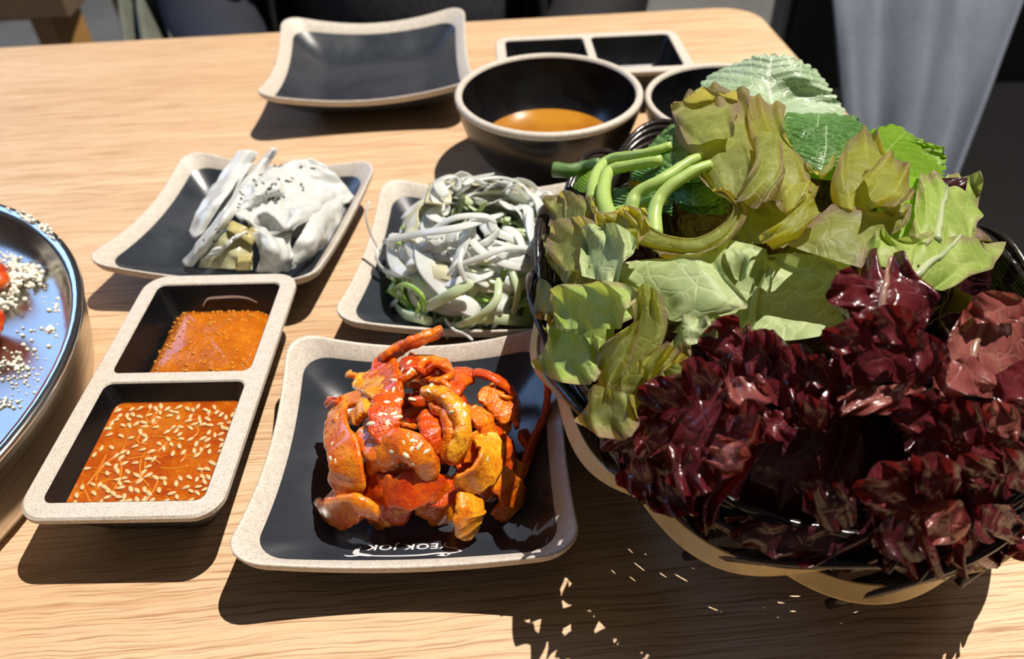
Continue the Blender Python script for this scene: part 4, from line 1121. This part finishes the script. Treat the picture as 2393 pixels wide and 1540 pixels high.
leaf([[(1845, 577, .006), (1930, 602, .012), (2012, 630, .010)], [(1868, 542, .008), (1960, 562, .018), (2052, 572, .012)], [(1908, 507, .006), (1990, 512, .018), (2080, 522, .014), (2122, 522, .008)], [(1945, 478, .000), (2000, 490, .008), (2060, 495, .008), (2132, 474, .006)]],
     'olive', 'smooth grey-green lettuce leaf in the middle with water drops', seed=5, amp=.0016, frill=1, jag=.0015, blist=.0004,
     lobes=[([[(1878, 462, .014), (1900, 470, .020), (1918, 505, .014)], [(1825, 515, .014), (1845, 525, .022), (1868, 552, .014)], [(1772, 562, .012), (1790, 575, .018), (1830, 585, .010)]], 'yellow'),
            ([[(2010, 592, .012), (2060, 622, .016), (2132, 624, .012)], [(2040, 552, .012), (2092, 582, .018), (2165, 576, .012)], [(2055, 520, .010), (2082, 552, .014), (2182, 552, .008)]], 'bright')])
leaf([[(1500, 772, .000), (1680, 785, .004), (1850, 795, .004), (2000, 768, .000)], [(1540, 720, -.012), (1700, 715, -.018), (1850, 715, -.018), (1985, 705, -.008)], [(1550, 650, -.016), (1720, 640, -.022), (1850, 640, -.022), (1990, 640, -.010)], [(1600, 600, -.004), (1720, 590, -.006), (1850, 592, -.012), (1985, 610, -.006)]],
     'pale', 'wide pale green lettuce leaf cupped open behind the red leaves', seed=6, amp=.0028, frill=2, jag=.0012,
     rib=(.45, .5, .0016, RIBG),
     lobes=[([[(1640, 580, .004), (1700, 560, .008), (1790, 585, .006)], [(1690, 600, .010), (1750, 600, .016), (1800, 630, .008)], [(1720, 650, .006), (1760, 660, .010), (1795, 690, .004)]], 'pale')])
leaf([[(1470, 682, .010), (1540, 702, .018), (1562, 745, .018), (1592, 755, .012)], [(1440, 642, .010), (1530, 662, .022), (1620, 692, .026), (1712, 724, .016)], [(1448, 622, .006), (1530, 622, .016), (1630, 645, .024), (1748, 706, .014)], [(1500, 606, .000), (1580, 604, .008), (1640, 612, .016), (1685, 622, .010)], [(1560, 604, -.006), (1620, 592, .002), (1670, 576, .006), (1704, 564, .002)]],
     'pale', 'pale star-shaped lettuce leaf lying brightest in the centre left', seed=7, amp=.0026, frill=1.5, jag=.0030,
     lobes=[([[(1408, 600, .010), (1430, 598, .014), (1448, 612, .012)], [(1410, 635, .012), (1432, 635, .016), (1446, 640, .012)], [(1420, 668, .010), (1436, 672, .012), (1448, 662, .010)]], 'pale'),
            ([[(1562, 818, .020), (1610, 808, .024), (1682, 792, .018)], [(1580, 775, .024), (1622, 772, .028), (1676, 762, .022)], [(1600, 735, .022), (1650, 740, .022), (1668, 745, .018)]], 'pale')])
leaf([[(1440, 512, .010), (1450, 540, .014), (1458, 565, .010)], [(1490, 510, .012), (1488, 540, .016), (1480, 570, .010)], [(1545, 546, .014), (1550, 565, .018), (1555, 590, .012)], [(1620, 553, .014), (1625, 572, .020), (1632, 594, .014)], [(1682, 526, .016), (1692, 545, .020), (1702, 562, .014)], [(1712, 488, .016), (1725, 492, .020), (1740, 500, .014)], [(1690, 455, .012), (1705, 455, .016), (1728, 462, .012)], [(1664, 440, .006), (1680, 438, .008), (1700, 440, .006)]],
     'olive', 'long curling brown-edged lettuce ribbon below the perilla stems', seed=8, amp=.0022, frill=2.5, jag=.0016, lobes=[F(1470, 525, 90, 60, -10, .020, 'yellow')])
leaf([[(1275, 600, .002), (1300, 630, .006), (1335, 640, .004)], [(1272, 560, .002), (1300, 575, .012), (1360, 590, .008)], [(1278, 520, .000), (1320, 520, .012), (1400, 545, .006)], [(1300, 470, -.004), (1340, 462, .002), (1385, 478, -.002)]],
     'olive', 'brownish frilly lettuce leaf at the far left beside the rim loops', seed=9, amp=.0048, frill=3, jag=.0040, lobes=[F(1330, 505, 110, 80, 5, .010, 'olive')])
leaf([[(1290, 612, .008), (1312, 655, .014), (1362, 695, .012)], [(1295, 565, .010), (1340, 605, .020), (1402, 672, .016)], [(1310, 528, .008), (1362, 572, .018), (1425, 640, .016)], [(1330, 520, .002), (1388, 545, .010), (1440, 590, .012)], [(1400, 560, .004), (1440, 528, .010), (1480, 560, .010)]],
     'olive', 'olive green lettuce leaf at the left, folded over behind the star-shaped leaf', seed=10, amp=.0042, frill=2.5, lobes=[F(1345, 590, 110, 120, -10, .018, 'olive'), F(1410, 610, 120, 130, 12, .022, 'pale'), F(1455, 550, 110, 80, 5, .018, 'yellow')])
leaf([[(1350, 852, .004), (1380, 862, .008), (1405, 842, .006)], [(1288, 782, .008), (1350, 802, .018), (1432, 792, .014)], [(1282, 742, .010), (1350, 757, .022), (1452, 762, .018)], [(1290, 702, .008), (1350, 717, .018), (1420, 732, .020), (1490, 737, .012)], [(1300, 690, .002), (1360, 690, .008), (1425, 684, .010), (1486, 712, .006)]],
     'bright', 'bright green curled lettuce leaf hanging at the left front rim', seed=11, amp=.0038, frill=2.5, lift=.009,
     lobes=[F(1380, 730, 190, 110, 0, .024, 'bright'), F(1340, 820, 140, 110, 195, .018, 'bright'), ([[(1243, 690, .006), (1266, 652, .010), (1302, 684, .008)], [(1248, 715, .008), (1275, 718, .014), (1302, 730, .010)], [(1262, 742, .006), (1285, 750, .010), (1300, 755, .008)]], 'olive'),
            ([[(1270, 760, .006), (1300, 800, .010), (1350, 850, .008)], [(1290, 770, .012), (1320, 800, .016), (1380, 835, .012)]], 'bright')])
leaf([[(1475, 682, .014), (1510, 664, .018), (1545, 690, .014)], [(1482, 742, .010), (1520, 742, .008), (1558, 762, .010)], [(1450, 812, .010), (1492, 832, .008), (1545, 832, .010)], [(1420, 872, .012), (1455, 892, .012), (1510, 902, .012)], [(1378, 922, .012), (1440, 932, .018), (1520, 915, .014)], [(1395, 962, .008), (1420, 990, .012), (1478, 982, .010)]],
     'olive', 'drooping olive lettuce leaf folded to a dark hollow at the left front', seed=12, amp=.0038, frill=2.5, lift=.010,
     lobes=[F(1430, 950, 130, 110, 195, .020, 'olive'), ([[(1470, 762, .022), (1488, 752, .026), (1502, 748, .022)], [(1404, 812, .018), (1455, 812, .026), (1492, 792, .022)], [(1400, 862, .018), (1430, 880, .024), (1465, 872, .020)], [(1408, 905, .014), (1432, 932, .018), (1455, 922, .016)]], 'olive'),
            ([[(1488, 862, .018), (1505, 885, .022), (1520, 900, .016)], [(1500, 836, .022), (1530, 850, .026), (1548, 868, .020)], [(1558, 792, .018), (1585, 812, .020), (1610, 835, .014)]], 'yellow'),
            ([[(1545, 880, .006), (1580, 905, .010), (1615, 880, .006)], [(1540, 840, .008), (1580, 850, .014), (1612, 840, .008)], [(1560, 800, .008), (1590, 805, .012), (1610, 800, .008)]], 'olive')])
leaf([[(1700, 560, -.014), (1780, 570, -.012), (1880, 560, -.014)], [(1700, 510, -.016), (1790, 510, -.012), (1900, 500, -.016)], [(1740, 460, -.016), (1800, 470, -.012), (1900, 460, -.016)]],
     'olive', 'shaded green lettuce leaf in the gap below the tall olive leaf', seed=13, amp=.003)

# ---- red lettuce
RK = dict(grp='red lettuce leaves in the basket', cat='red lettuce', name='red_lettuce_leaf', blist=.0005, jag=.0035)
leaf([[(1975, 757, .010), (2040, 772, .016), (2110, 792, .018), (2150, 802, .010)], [(1962, 712, .010), (2030, 722, .022), (2110, 722, .024), (2188, 722, .010)], [(1975, 672, .008), (2040, 672, .022), (2110, 672, .024), (2202, 687, .010)], [(2005, 632, .004), (2050, 632, .016), (2110, 632, .018), (2172, 647, .008)], [(2030, 592, -.002), (2060, 592, .006), (2110, 598, .008), (2146, 620, .000)]],
     'red', 'rounded burgundy lettuce leaf standing highest among the red ones', seed=21, amp=0.0045, frill=2.2, lobes=[F(2000, 690, 90, 90, -60, .020, 'red')], rib=(.45, .5, .0013, RIBR), lift=.004, **RK)
leaf([[(1945, 852, .010), (2000, 907, .012), (2080, 892, .016), (2162, 902, .010)], [(1945, 812, .018), (2020, 832, .020), (2100, 832, .024), (2207, 842, .014)], [(1962, 787, .020), (2030, 792, .026), (2110, 792, .028), (2182, 817, .016)], [(1965, 777, .014), (2030, 768, .020), (2085, 735, .022), (2132, 777, .016)]],
     'red', 'dark hooded red lettuce leaf below the rounded one', seed=22, amp=0.0060, frill=2.2, lobes=[F(1990, 800, 110, 70, -10, .026, 'red'), F(2080, 775, 110, 80, 5, .030, 'red'), F(2160, 840, 90, 70, 40, .026, 'red')], lift=.004, **RK)
leaf([[(1640, 802, .004), (1680, 872, .010), (1790, 935, .012), (1850, 965, .010)], [(1650, 787, .006), (1720, 832, .014), (1800, 872, .016), (1880, 922, .010)], [(1690, 772, .002), (1750, 792, .012), (1830, 832, .012), (1905, 862, .008)], [(1720, 767, -.004), (1780, 772, .002), (1840, 800, .002), (1905, 830, .000)]],
     'red', 'blistered shiny red lettuce leaf lying left of the hooded one', seed=23, amp=0.0055, frill=3, lobes=[F(1690, 800, 110, 80, -35, .014, 'red'), F(1770, 840, 90, 110, 10, .018, 'red'), F(1840, 870, 110, 80, 30, .018, 'red'), F(1740, 910, 100, 80, 175, .018, 'pink')], lift=.004, **RK)
leaf([[(2180, 905, .008), (2280, 925, .014), (2410, 935, .010)], [(2190, 842, .010), (2280, 842, .016), (2415, 842, .012)], [(2220, 772, .008), (2300, 762, .014), (2415, 752, .010)], [(2255, 722, .000), (2330, 700, .006), (2415, 712, .002)]],
     'pink', 'wet pinkish red lettuce leaf spread out at the right rim', seed=24, amp=0.0050, frill=2, lobes=[F(2330, 730, 120, 70, 0, .016, 'pink'), F(2250, 870, 120, 90, 170, .020, 'pink'), F(2370, 890, 110, 100, 150, .018, 'red')], rib=(.45, .5, .0013, RIBR), lift=.004, **RK)
leaf([[(1600, 882, .004), (1640, 872, .010), (1700, 902, .010), (1765, 925, .006)], [(1520, 922, .008), (1600, 942, .016), (1680, 952, .018), (1780, 1012, .008)], [(1500, 1002, .010), (1580, 1012, .020), (1670, 1022, .022), (1788, 1032, .010)], [(1560, 1092, .012), (1620, 1102, .020), (1690, 1102, .018), (1745, 1092, .010)], [(1600, 1152, .012), (1640, 1172, .018), (1692, 1162, .012)], [(1640, 1222, .010), (1655, 1238, .012), (1678, 1212, .010)]],
     'red', 'frilly red lettuce leaf dangling to the basket rim at the lower left', seed=25, amp=0.0065, frill=3.2, lobes=[F(1560, 930, 120, 80, -15, .016, 'red'), F(1640, 900, 100, 90, 15, .020, 'red'), F(1730, 1000, 110, 90, 70, .020, 'red'), F(1530, 1020, 110, 90, -95, .016, 'red'), F(1620, 1080, 100, 110, 190, .022, 'red'), F(1690, 1060, 90, 90, 120, .022, 'pink')], lift=.011, **RK)
leaf([[(1450, 962, .002), (1520, 982, .006), (1605, 1002, .006)], [(1425, 1032, .004), (1500, 1062, .012), (1592, 1092, .008)], [(1458, 1112, .006), (1520, 1132, .010), (1602, 1152, .008)], [(1490, 1182, .004), (1530, 1182, .006), (1592, 1192, .004)]],
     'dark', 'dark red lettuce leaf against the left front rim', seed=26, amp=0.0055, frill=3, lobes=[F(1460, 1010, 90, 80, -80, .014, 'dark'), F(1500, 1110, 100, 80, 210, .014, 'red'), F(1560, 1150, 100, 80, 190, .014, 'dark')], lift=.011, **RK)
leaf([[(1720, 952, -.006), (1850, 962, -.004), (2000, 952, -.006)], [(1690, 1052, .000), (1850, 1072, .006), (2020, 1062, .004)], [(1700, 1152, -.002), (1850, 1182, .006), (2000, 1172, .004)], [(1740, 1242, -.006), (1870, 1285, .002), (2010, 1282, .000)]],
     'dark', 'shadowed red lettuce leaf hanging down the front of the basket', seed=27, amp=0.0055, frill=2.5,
     lobes=[([[(1880, 1190, .010), (1940, 1240, .014), (2000, 1230, .010)], [(1885, 1150, .012), (1940, 1170, .018), (2010, 1170, .012)], [(1910, 1130, .008), (1950, 1125, .012), (2000, 1130, .008)]], 'dark')], lift=.004, **RK)
leaf([[(2100, 1005, .006), (2200, 1065, .010), (2410, 1085, .006)], [(2105, 962, .010), (2220, 1002, .018), (2410, 1012, .012)], [(2150, 922, .008), (2250, 942, .014), (2410, 942, .010)]],
     'red', 'ruffled red lettuce leaf at the right below the pinkish one', seed=28, amp=0.0065, frill=3.5, lobes=[F(2150, 980, 130, 80, -20, .018, 'red'), F(2250, 1000, 110, 90, 10, .022, 'red'), F(2340, 990, 110, 80, 20, .018, 'pink'), F(2180, 1060, 110, 90, 190, .018, 'red'), F(2300, 1070, 120, 90, 170, .018, 'red')], lift=.004, **RK)
leaf([[(2010, 1152, .002), (2080, 1122, .008), (2182, 1112, .006)], [(2030, 1222, .004), (2120, 1182, .016), (2212, 1182, .012)], [(2080, 1282, .004), (2150, 1262, .014), (2232, 1262, .010)], [(2130, 1335, .002), (2200, 1340, .008), (2255, 1325, .004)]],
     'red', 'curled red lettuce leaf rolled at the very front rim', seed=29, amp=0.0065, frill=2.5, lobes=[F(2080, 1150, 120, 90, -30, .016, 'red'), F(2180, 1130, 110, 90, 20, .020, 'red'), F(2200, 1230, 100, 100, 80, .020, 'pink'), F(2110, 1250, 110, 90, 200, .018, 'dark')], lift=.006, **RK)
leaf([[(2230, 1085, .006), (2310, 1095, .012), (2410, 1085, .010)], [(2240, 1165, .008), (2320, 1175, .014), (2410, 1155, .010)], [(2250, 1245, .006), (2330, 1255, .010), (2410, 1225, .008)], [(2225, 1315, .000), (2310, 1318, .004), (2410, 1285, .000)]],
     'red', 'red lettuce leaf filling the lower right corner of the basket', seed=30, amp=0.0065, frill=3, lobes=[F(2290, 1110, 110, 80, -10, .018, 'red'), F(2370, 1110, 100, 90, 20, .018, 'red'), F(2330, 1210, 120, 90, 180, .018, 'red'), F(2270, 1280, 120, 80, 175, .012, 'pink'), F(2370, 1240, 110, 90, 160, .014, 'red')], lift=.006, **RK)
leaf([[(1965, 902, .012), (2060, 900, .014), (2155, 892, .012)], [(1955, 942, .016), (2050, 947, .020), (2155, 932, .016)], [(1960, 972, .010), (2050, 968, .014), (2135, 965, .010)]],
     'pink', 'pink frilled edge leaf catching light in the middle of the red ones', seed=31, amp=0.0055, frill=3.5, lift=.006, **RK)
leaf([[(1880, 862, .010), (1920, 850, .016), (1968, 830, .012)], [(1885, 905, .014), (1930, 895, .020), (1975, 885, .014)], [(1880, 960, .010), (1935, 965, .016), (1985, 970, .012)]],
     'red', 'small dark red leaf folded between the blistered and the hooded leaf', seed=32, amp=0.0050, frill=2, lobes=[F(1905, 880, 90, 80, -20, .018, 'red')], lift=.006, **RK)
leaf([[(1760, 942, .008), (1830, 965, .014), (1935, 985, .012)], [(1770, 985, .010), (1850, 1002, .016), (1935, 1008, .012)]],
     'red', 'narrow red frill under the blistered leaf', seed=33, amp=0.0050, frill=3.5, lobes=[F(1900, 970, 90, 70, 15, .016, 'red'), F(1810, 985, 90, 70, 180, .016, 'red')], lift=.006, **RK)
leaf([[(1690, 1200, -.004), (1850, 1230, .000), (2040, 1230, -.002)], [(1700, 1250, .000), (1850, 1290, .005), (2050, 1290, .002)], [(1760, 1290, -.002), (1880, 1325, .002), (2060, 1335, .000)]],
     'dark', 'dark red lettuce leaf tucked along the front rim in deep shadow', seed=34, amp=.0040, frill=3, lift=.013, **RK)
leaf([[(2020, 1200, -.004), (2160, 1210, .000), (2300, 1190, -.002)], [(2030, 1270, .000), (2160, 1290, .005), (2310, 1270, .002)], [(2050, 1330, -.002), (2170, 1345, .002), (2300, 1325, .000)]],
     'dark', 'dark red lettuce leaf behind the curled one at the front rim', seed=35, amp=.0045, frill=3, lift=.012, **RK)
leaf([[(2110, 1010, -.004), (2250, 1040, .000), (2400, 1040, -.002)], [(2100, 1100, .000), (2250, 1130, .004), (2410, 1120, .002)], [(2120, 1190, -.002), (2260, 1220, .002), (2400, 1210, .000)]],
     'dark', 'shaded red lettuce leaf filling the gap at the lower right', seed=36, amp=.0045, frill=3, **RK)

# ================================================================== crumbs and food in the pan
def crumb(c, r_, sd):
    rings = []
    for i in range(5):
        t = (i+.25)/4.5*PI
        ring = []
        for q in range(7):
            a = 2*PI*q/7; d = Vector((math.sin(t)*math.cos(a), math.sin(t)*math.sin(a), math.cos(t)*.8))
            ring.append(c+d*r_*(1+.35*fbm(d*1.7+Vector((sd*3.7, 0, 0)), 2)))
        rings.append(ring)
    return loft(rings, True, True, True)
rs = random.Random(3); parts = []
PZ = .0222
def sprinkle(px, py, spread, n, r0, r1, pile=0.0):
    for k in range(n):
        x, y = rs.gauss(px, spread), rs.gauss(py, spread*.6)
        p = at(x, y, PZ); r_ = rs.uniform(r0, r1)
        if math.hypot(p.x-PAN.location.x, p.y-PAN.location.y) > .136: continue
        p.z = PZ+r_*.4+rs.random()*pile
        parts.append(crumb(p, r_, len(parts)))
for (a, b) in ((10, 690), (40, 665), (60, 650), (85, 640), (110, 620), (20, 640), (55, 630), (5, 720), (30, 690), (75, 660), (105, 600)):
    sprinkle(a, b, 13, 34, .0006, .0016, .004)
sprinkle(25, 590, 22, 60, .0005, .0012); sprinkle(55, 570, 20, 30, .0005, .0010)
sprinkle(150, 700, 6, 10, .0009, .0018); sprinkle(125, 722, 6, 6, .0007, .0014); sprinkle(118, 772, 4, 5, .0009, .0016)
sprinkle(70, 800, 45, 34, .0004, .0011); sprinkle(20, 860, 30, 60, .0004, .0009); sprinkle(60, 900, 40, 34, .0003, .0007); sprinkle(110, 680, 40, 22, .0003, .0006); sprinkle(10, 940, 18, 26, .0004, .0008)
v, f = merge(parts)
o = mobj('white_crumbs', v, f, plain('white_crumb', (.82, .80, .68), .6), None); recentre(o)
tag(o, 'white grated crumbs scattered over the floor of the steel pan', 'crumbs', None, 'stuff')
parts = []
for (a, b, n) in ((38, 505, 8), (70, 510, 16), (98, 535, 18), (130, 545, 3), (135, 562, 3)):
    for k in range(n):
        p = at(rs.gauss(a, 6), rs.gauss(b, 4), .0425); d = Vector((p.x-PAN.location.x, p.y-PAN.location.y, 0)); d = d.normalized()*.1466
        parts.append(crumb(Vector((PAN.location.x+d.x, PAN.location.y+d.y, .0424))+Vector((rs.uniform(-.002, .002), rs.uniform(-.002, .002), rs.uniform(0, .0006))), rs.uniform(.0005, .0012), k))
v, f = merge(parts)
o = mobj('rim_crumbs', v, f, plain('white_rim_crumb', (.82, .80, .68), .6), None); recentre(o)
tag(o, 'white crumbs caught on the far rim of the steel pan', 'crumbs', None, 'stuff')
# glazed braised piece just entering at the left edge
for (a, b, sx, lab) in ((-62, 655, .013, 'glazed red-brown braised piece behind the crumbs in the steel pan'), (-66, 770, .012, 'dark braised piece at the left edge of the steel pan'),
                        (-170, 640, .015, 'braised piece in the middle of the steel pan, toward the back'), (-190, 720, .016, 'large braised piece in the middle of the steel pan'), (-175, 810, .014, 'braised piece in the middle of the steel pan, toward the front'),
                        (-300, 660, .015, 'braised piece far left in the steel pan, at the back'), (-320, 770, .016, 'braised piece far left in the steel pan, at the front')):
    c = at(a, b, .030); rings = []
    for i in range(13):
        t = (i+.15)/12.3*PI; ring = []
        for q in range(20):
            g = 2*PI*q/20; d = Vector((math.sin(t)*math.cos(g)*1.3, math.sin(t)*math.sin(g), math.cos(t)*.62))
            ring.append(c+d*sx*(1+.25*fbm(d*1.4+Vector((a, 0, 0)), 3)))
        rings.append(ring)
    v, f = loft(rings, True, True, True)
    for p in v: p.z = max(p.z, .0223)
    o = mobj('braised_piece', v, f, KM[0]); recentre(o); tag(o, lab, 'meat', 'braised pieces in the pan')

# ================================================================== beyond the table
def mat_cloth(name, a, b, sc=300, st=.4):
    t = NT(name); vv = t.coord(); g = t.noise(vv, 9, 3); f2 = t.noise(t.coord('Object', (1, 1, .25)), sc, 2)
    t.col(t.mix(.35, t.ramp(g, [(.3, a), (.7, b)]), t.ramp(f2, [(.3, a), (.7, b)]))); t.set(Roughness=.85, Sheen_Weight=.0); t.bump(f2, st, .002)
    return t.m
NAVY = mat_cloth('navy_knit', (.010, .012, .022), (.022, .025, .042), 500, .8)
GREYC = mat_cloth('dark_grey_shirt', (.030, .032, .042), (.062, .066, .082))
BLACKC = mat_cloth('black_jacket', (.004, .004, .006), (.011, .011, .014))
SKIN = plain('skin', (.50, .30, .21), .5)
HAIR = plain('black_hair', (.012, .010, .010), .4)
def skin_obj(name, V, E, rad, mat, parent, sub=2, root=0):
    me = bpy.data.meshes.new(name); me.from_pydata([tuple(v) for v in V], E, [])
    o = link(name, me, mat, parent)
    md = o.modifiers.new('skin', 'SKIN'); md.use_smooth_shade = True
    sv = me.skin_vertices[0].data if me.skin_vertices else None
    if sv is None:
        me.skin_vertices.new() if hasattr(me.skin_vertices, 'new') else None
    lay_ = me.skin_vertices[0].data
    for i, r_ in enumerate(rad):
        lay_[i].radius = r_ if isinstance(r_, tuple) else (r_, r_); lay_[i].use_root = (i == root)
    s_ = o.modifiers.new('smooth', 'SUBSURF'); s_.levels = sub; s_.render_levels = sub
    return o
def person():
    px_, py_ = -.115, 1.02
    root = empty('person', (px_, py_, FZ+.455), 0, 'person in an open black jacket and dark grey shirt seated across the table', 'person')
    # local frame: z=0 seat top, the person faces the camera (-y)
    J = [(0, .0, .10), (0, .02, .24), (0, .03, .40), (0, .03, .50), (0, .01, .57), (0, -.02, .66), (0, -.02, .76)]
    V = [Vector(p) for p in J]; rad = [(.15, .12), (.145, .11), (.155, .115), (.10, .08), (.052, .055), (.072, .085), (.06, .075)]
    E = [(i, i+1) for i in range(6)]
    def chain(start, pts, rr_):
        last = start
        for p, r_ in zip(pts, rr_):
            V.append(Vector(p)); rad.append(r_); E.append((last, len(V)-1)); last = len(V)-1
        return last
    for s_ in (-1, 1):
        h = chain(3, [(s_*.17, .03, .47), (s_*.225, .0, .33), (s_*.235, -.05, .20), (s_*.17, -.20, .15), (s_*.10, -.27, .145)], [.055, .047, .043, .036, .028])
        for k in range(4):
            chain(h, [(s_*(.085-.005*k), -.305-.004*(2-abs(k-1.5)), .160-.012*k), (s_*(.060-.004*k), -.325, .150-.012*k), (s_*(.045-.003*k), -.322, .140-.012*k)], [.0095, .0085, .0075])
        chain(h, [(s_*.092, -.285, .178), (s_*.075, -.31, .182)], [.011, .009])
        chain(0, [(s_*.10, -.03, .08), (s_*.13, -.25, .085), (s_*.135, -.44, .075), (s_*.135, -.43, -.15), (s_*.135, -.42, -.38), (s_*.135, -.52, -.43)], [.095, .085, .065, .055, .042, .038])
    body = skin_obj('body', V, E, rad, SKIN, root)
    # clothes follow the same joints
    def garment(name, pts, edges, rr_, mat): return skin_obj(name, [Vector(p) for p in pts], edges, rr_, mat, root)
    garment('shirt', [(0, .0, .07), (0, .02, .24), (0, .03, .40), (0, .03, .51)], [(0, 1), (1, 2), (2, 3)], [(.172, .145), (.165, .130), (.172, .130), (.115, .095)], GREYC)
    for s_ in (-1, 1):
        m_ = NAVY if s_ < 0 else BLACKC
        garment('sleeve', [(s_*.15, .03, .50), (s_*.19, .03, .46), (s_*.235, .0, .33), (s_*.245, -.05, .20), (s_*.19, -.17, .152), (s_*.135, -.235, .148)], [(i, i+1) for i in range(5)], [.07, .070, .066, .064, .056, .050], m_)
        rings = []
        for j in range(9):
            t = j/8; z = .02+.48*t; ring = []
            for q in range(14):
                u = q/13; a = R(-60+75*u)*1.0
                rx, ry = .192-.02*t*t, .165-.02*t
                ang = R(-90)+s_*R(58+75*u)
                k = 1+.02*math.sin(u*20+z*14)
                ring.append((rx*k*math.cos(ang), .01+ry*k*math.sin(ang), z))
            rings.append(ring)
        v, f = loft(rings, closed=False)
        o = mobj('jacket_front', v, f, BLACKC, root); thicken(o, .008)
        garment('trouser_leg', [(s_*.07, .0, .075), (s_*.11, -.10, .085), (s_*.13, -.26, .088), (s_*.135, -.45, .078), (s_*.135, -.44, -.15), (s_*.135, -.43, -.38)], [(i, i+1) for i in range(5)], [.115, .110, .097, .077, .072, .066], BLACKC)
        v, f = tube([(s_*.135, -.38, -.43), (s_*.135, -.45, -.425), (s_*.135, -.53, -.43), (s_*.135, -.585, -.435)], lambda t: .042-.012*t, 12); mobj('shoe', v, f, BLACKC, root)
        e = lathe([(.0005, -.012), (.009, -.008), (.012, 0), (.009, .008), (.0005, .012)], 12)
        mobj('eye', [(s_*.030+p[0], -.098+p[1]*.6, .715+p[2]*.7) for p in e[0]], e[1], plain('eye_white', (.7, .7, .68), .3), root)
    v, f = tube([(0, -.098, .735), (0, -.112, .705), (0, -.120, .690), (0, -.104, .682)], lambda t: .008+.006*math.sin(PI*t*.9), 10); mobj('nose', v, f, SKIN, root)
    v, f = tube([(-.024, -.096, .652), (0, -.106, .650), (.024, -.096, .652)], lambda t: .003+.004*math.sin(PI*t), 8); mobj('mouth', v, f, plain('lips', (.42, .17, .14), .4), root)
    rings = []
    for j in range(10):
        t = j/9*R(105); rings.append([(.088*math.sin(t)*math.cos(a), .002+.105*math.sin(t)*math.sin(a)+(.02 if math.sin(a) > 0 else .0), .725+.105*math.cos(t)-(.0 if math.sin(a) > -.3 else -.05*sst(.5, 1.8, t))) for a in [2*PI*q/24 for q in range(24)]])
    v, f = loft(rings); o = mobj('hair', v, f, HAIR, root); thicken(o, .012)
    return root
person()
# the chair the person sits on
CHW = plain('chair_wood', (.42, .22, .07), .45)
def chair(loc, rz, label, cloth):
    r_ = empty('dining_chair', (loc[0], loc[1], FZ), rz, label, 'chair')
    link('seat', box(-.22, .22, -.21, .21, .415, .452, .012), cloth, r_)
    for x in (-.19, .19):
        link('leg', box(x-.022, x+.022, -.20, -.156, 0, .415, .004), CHW, r_)
        link('leg', box(x-.022, x+.022, .165, .209, 0, .82, .004), CHW, r_)
    link('backrest', box(-.165, .165, .175, .20, .60, .80, .01), cloth, r_)
    link('seat_rail', box(-.165, .165, -.195, -.17, .36, .412, .003), CHW, r_)
    return r_
UPH = plain('navy_upholstery', (.020, .022, .032), .8)
chair((-.115, 1.09), 0, 'wooden chair under the person across the table', UPH)
# wooden bench at the upper left: thick leg and rail
BL = aty(140, 60, 1.35); BZ = aty(140, 16, 1.35).z-FZ
bn = empty('wooden_bench', (BL.x, 1.35, FZ), R(4), 'wooden bench with a thick square leg at the upper left', 'bench')
for lx, ly in ((0, 0), (-.80, 0), (0, .36), (-.80, .36)):
    l_ = link('leg', box(-.030, .030, -.030, .030, 0, BZ, .003), CHW, bn); l_.location = (lx, ly, 0); l_.rotation_euler = (0, 0, R(58))
link('seat_board', box(-.86, .05, -.06, .42, BZ, BZ+.04, .004), plain('shaded_bench_wood', (.16, .10, .06), .5), bn)  # browner than the legs: shade on the rail is put into the colour
# hanging cloths
def throw(name, A, B, C_, D, mat, label, cat):
    rings = []
    nn = (B-A).cross(C_-A).normalized()
    if nn.y > 0: nn = -nn
    for j in range(24):
        t = j/23; ring = []
        for i in range(61):
            u = i/60
            p = A*(1-u)*(1-t)+B*u*(1-t)+C_*(1-u)*t+D*u*t
            ring.append(p+nn*(.016*math.sin(2*PI*2.1*u+.8*math.sin(4*u)+.5)+.010*fbm(Vector((u*4, t*1.1, 2)), 2)))
        rings.append(ring)
    v, f = loft(rings, closed=False)
    o = mobj(name, v, f, mat); recentre(o); thicken(o, .004); tag(o, label, cat)
throw('draped_cloth', aty(1938, -30, 1.05), aty(2400, -30, 1.00), aty(1985, 430, .80), aty(2225, 430, .78), mat_cloth('blue_grey_cloth', (.085, .100, .130), (.130, .148, .185), 200, .2), 'blue-grey cloth draped in soft folds over the dark booth right of the table', 'cloth')
throw('folded_coat', aty(285, -20, 1.02), aty(390, -20, 1.0), aty(300, 150, .88), aty(420, 150, .86), mat_cloth('olive_coat', (.07, .08, .06), (.16, .165, .13), 200, .3), 'olive grey coat hanging beside the seated person', 'coat')
# dark bench seat at the right
ds = empty('booth_seat', (.72, .55, FZ), 0, 'black padded booth seat in the dark right of the table', 'seat')
VINYL = plain('black_vinyl', (.006, .006, .007), .4)
link('cushion', box(-.30, .30, -.5, .56, .39, .465, .02), VINYL, ds)
link('seat_base', box(-.28, .30, -.5, .56, 0, .39, .004), DARKWOOD, ds)
link('backrest', box(-.30, .30, .57, .66, .10, .92, .02), VINYL, ds)
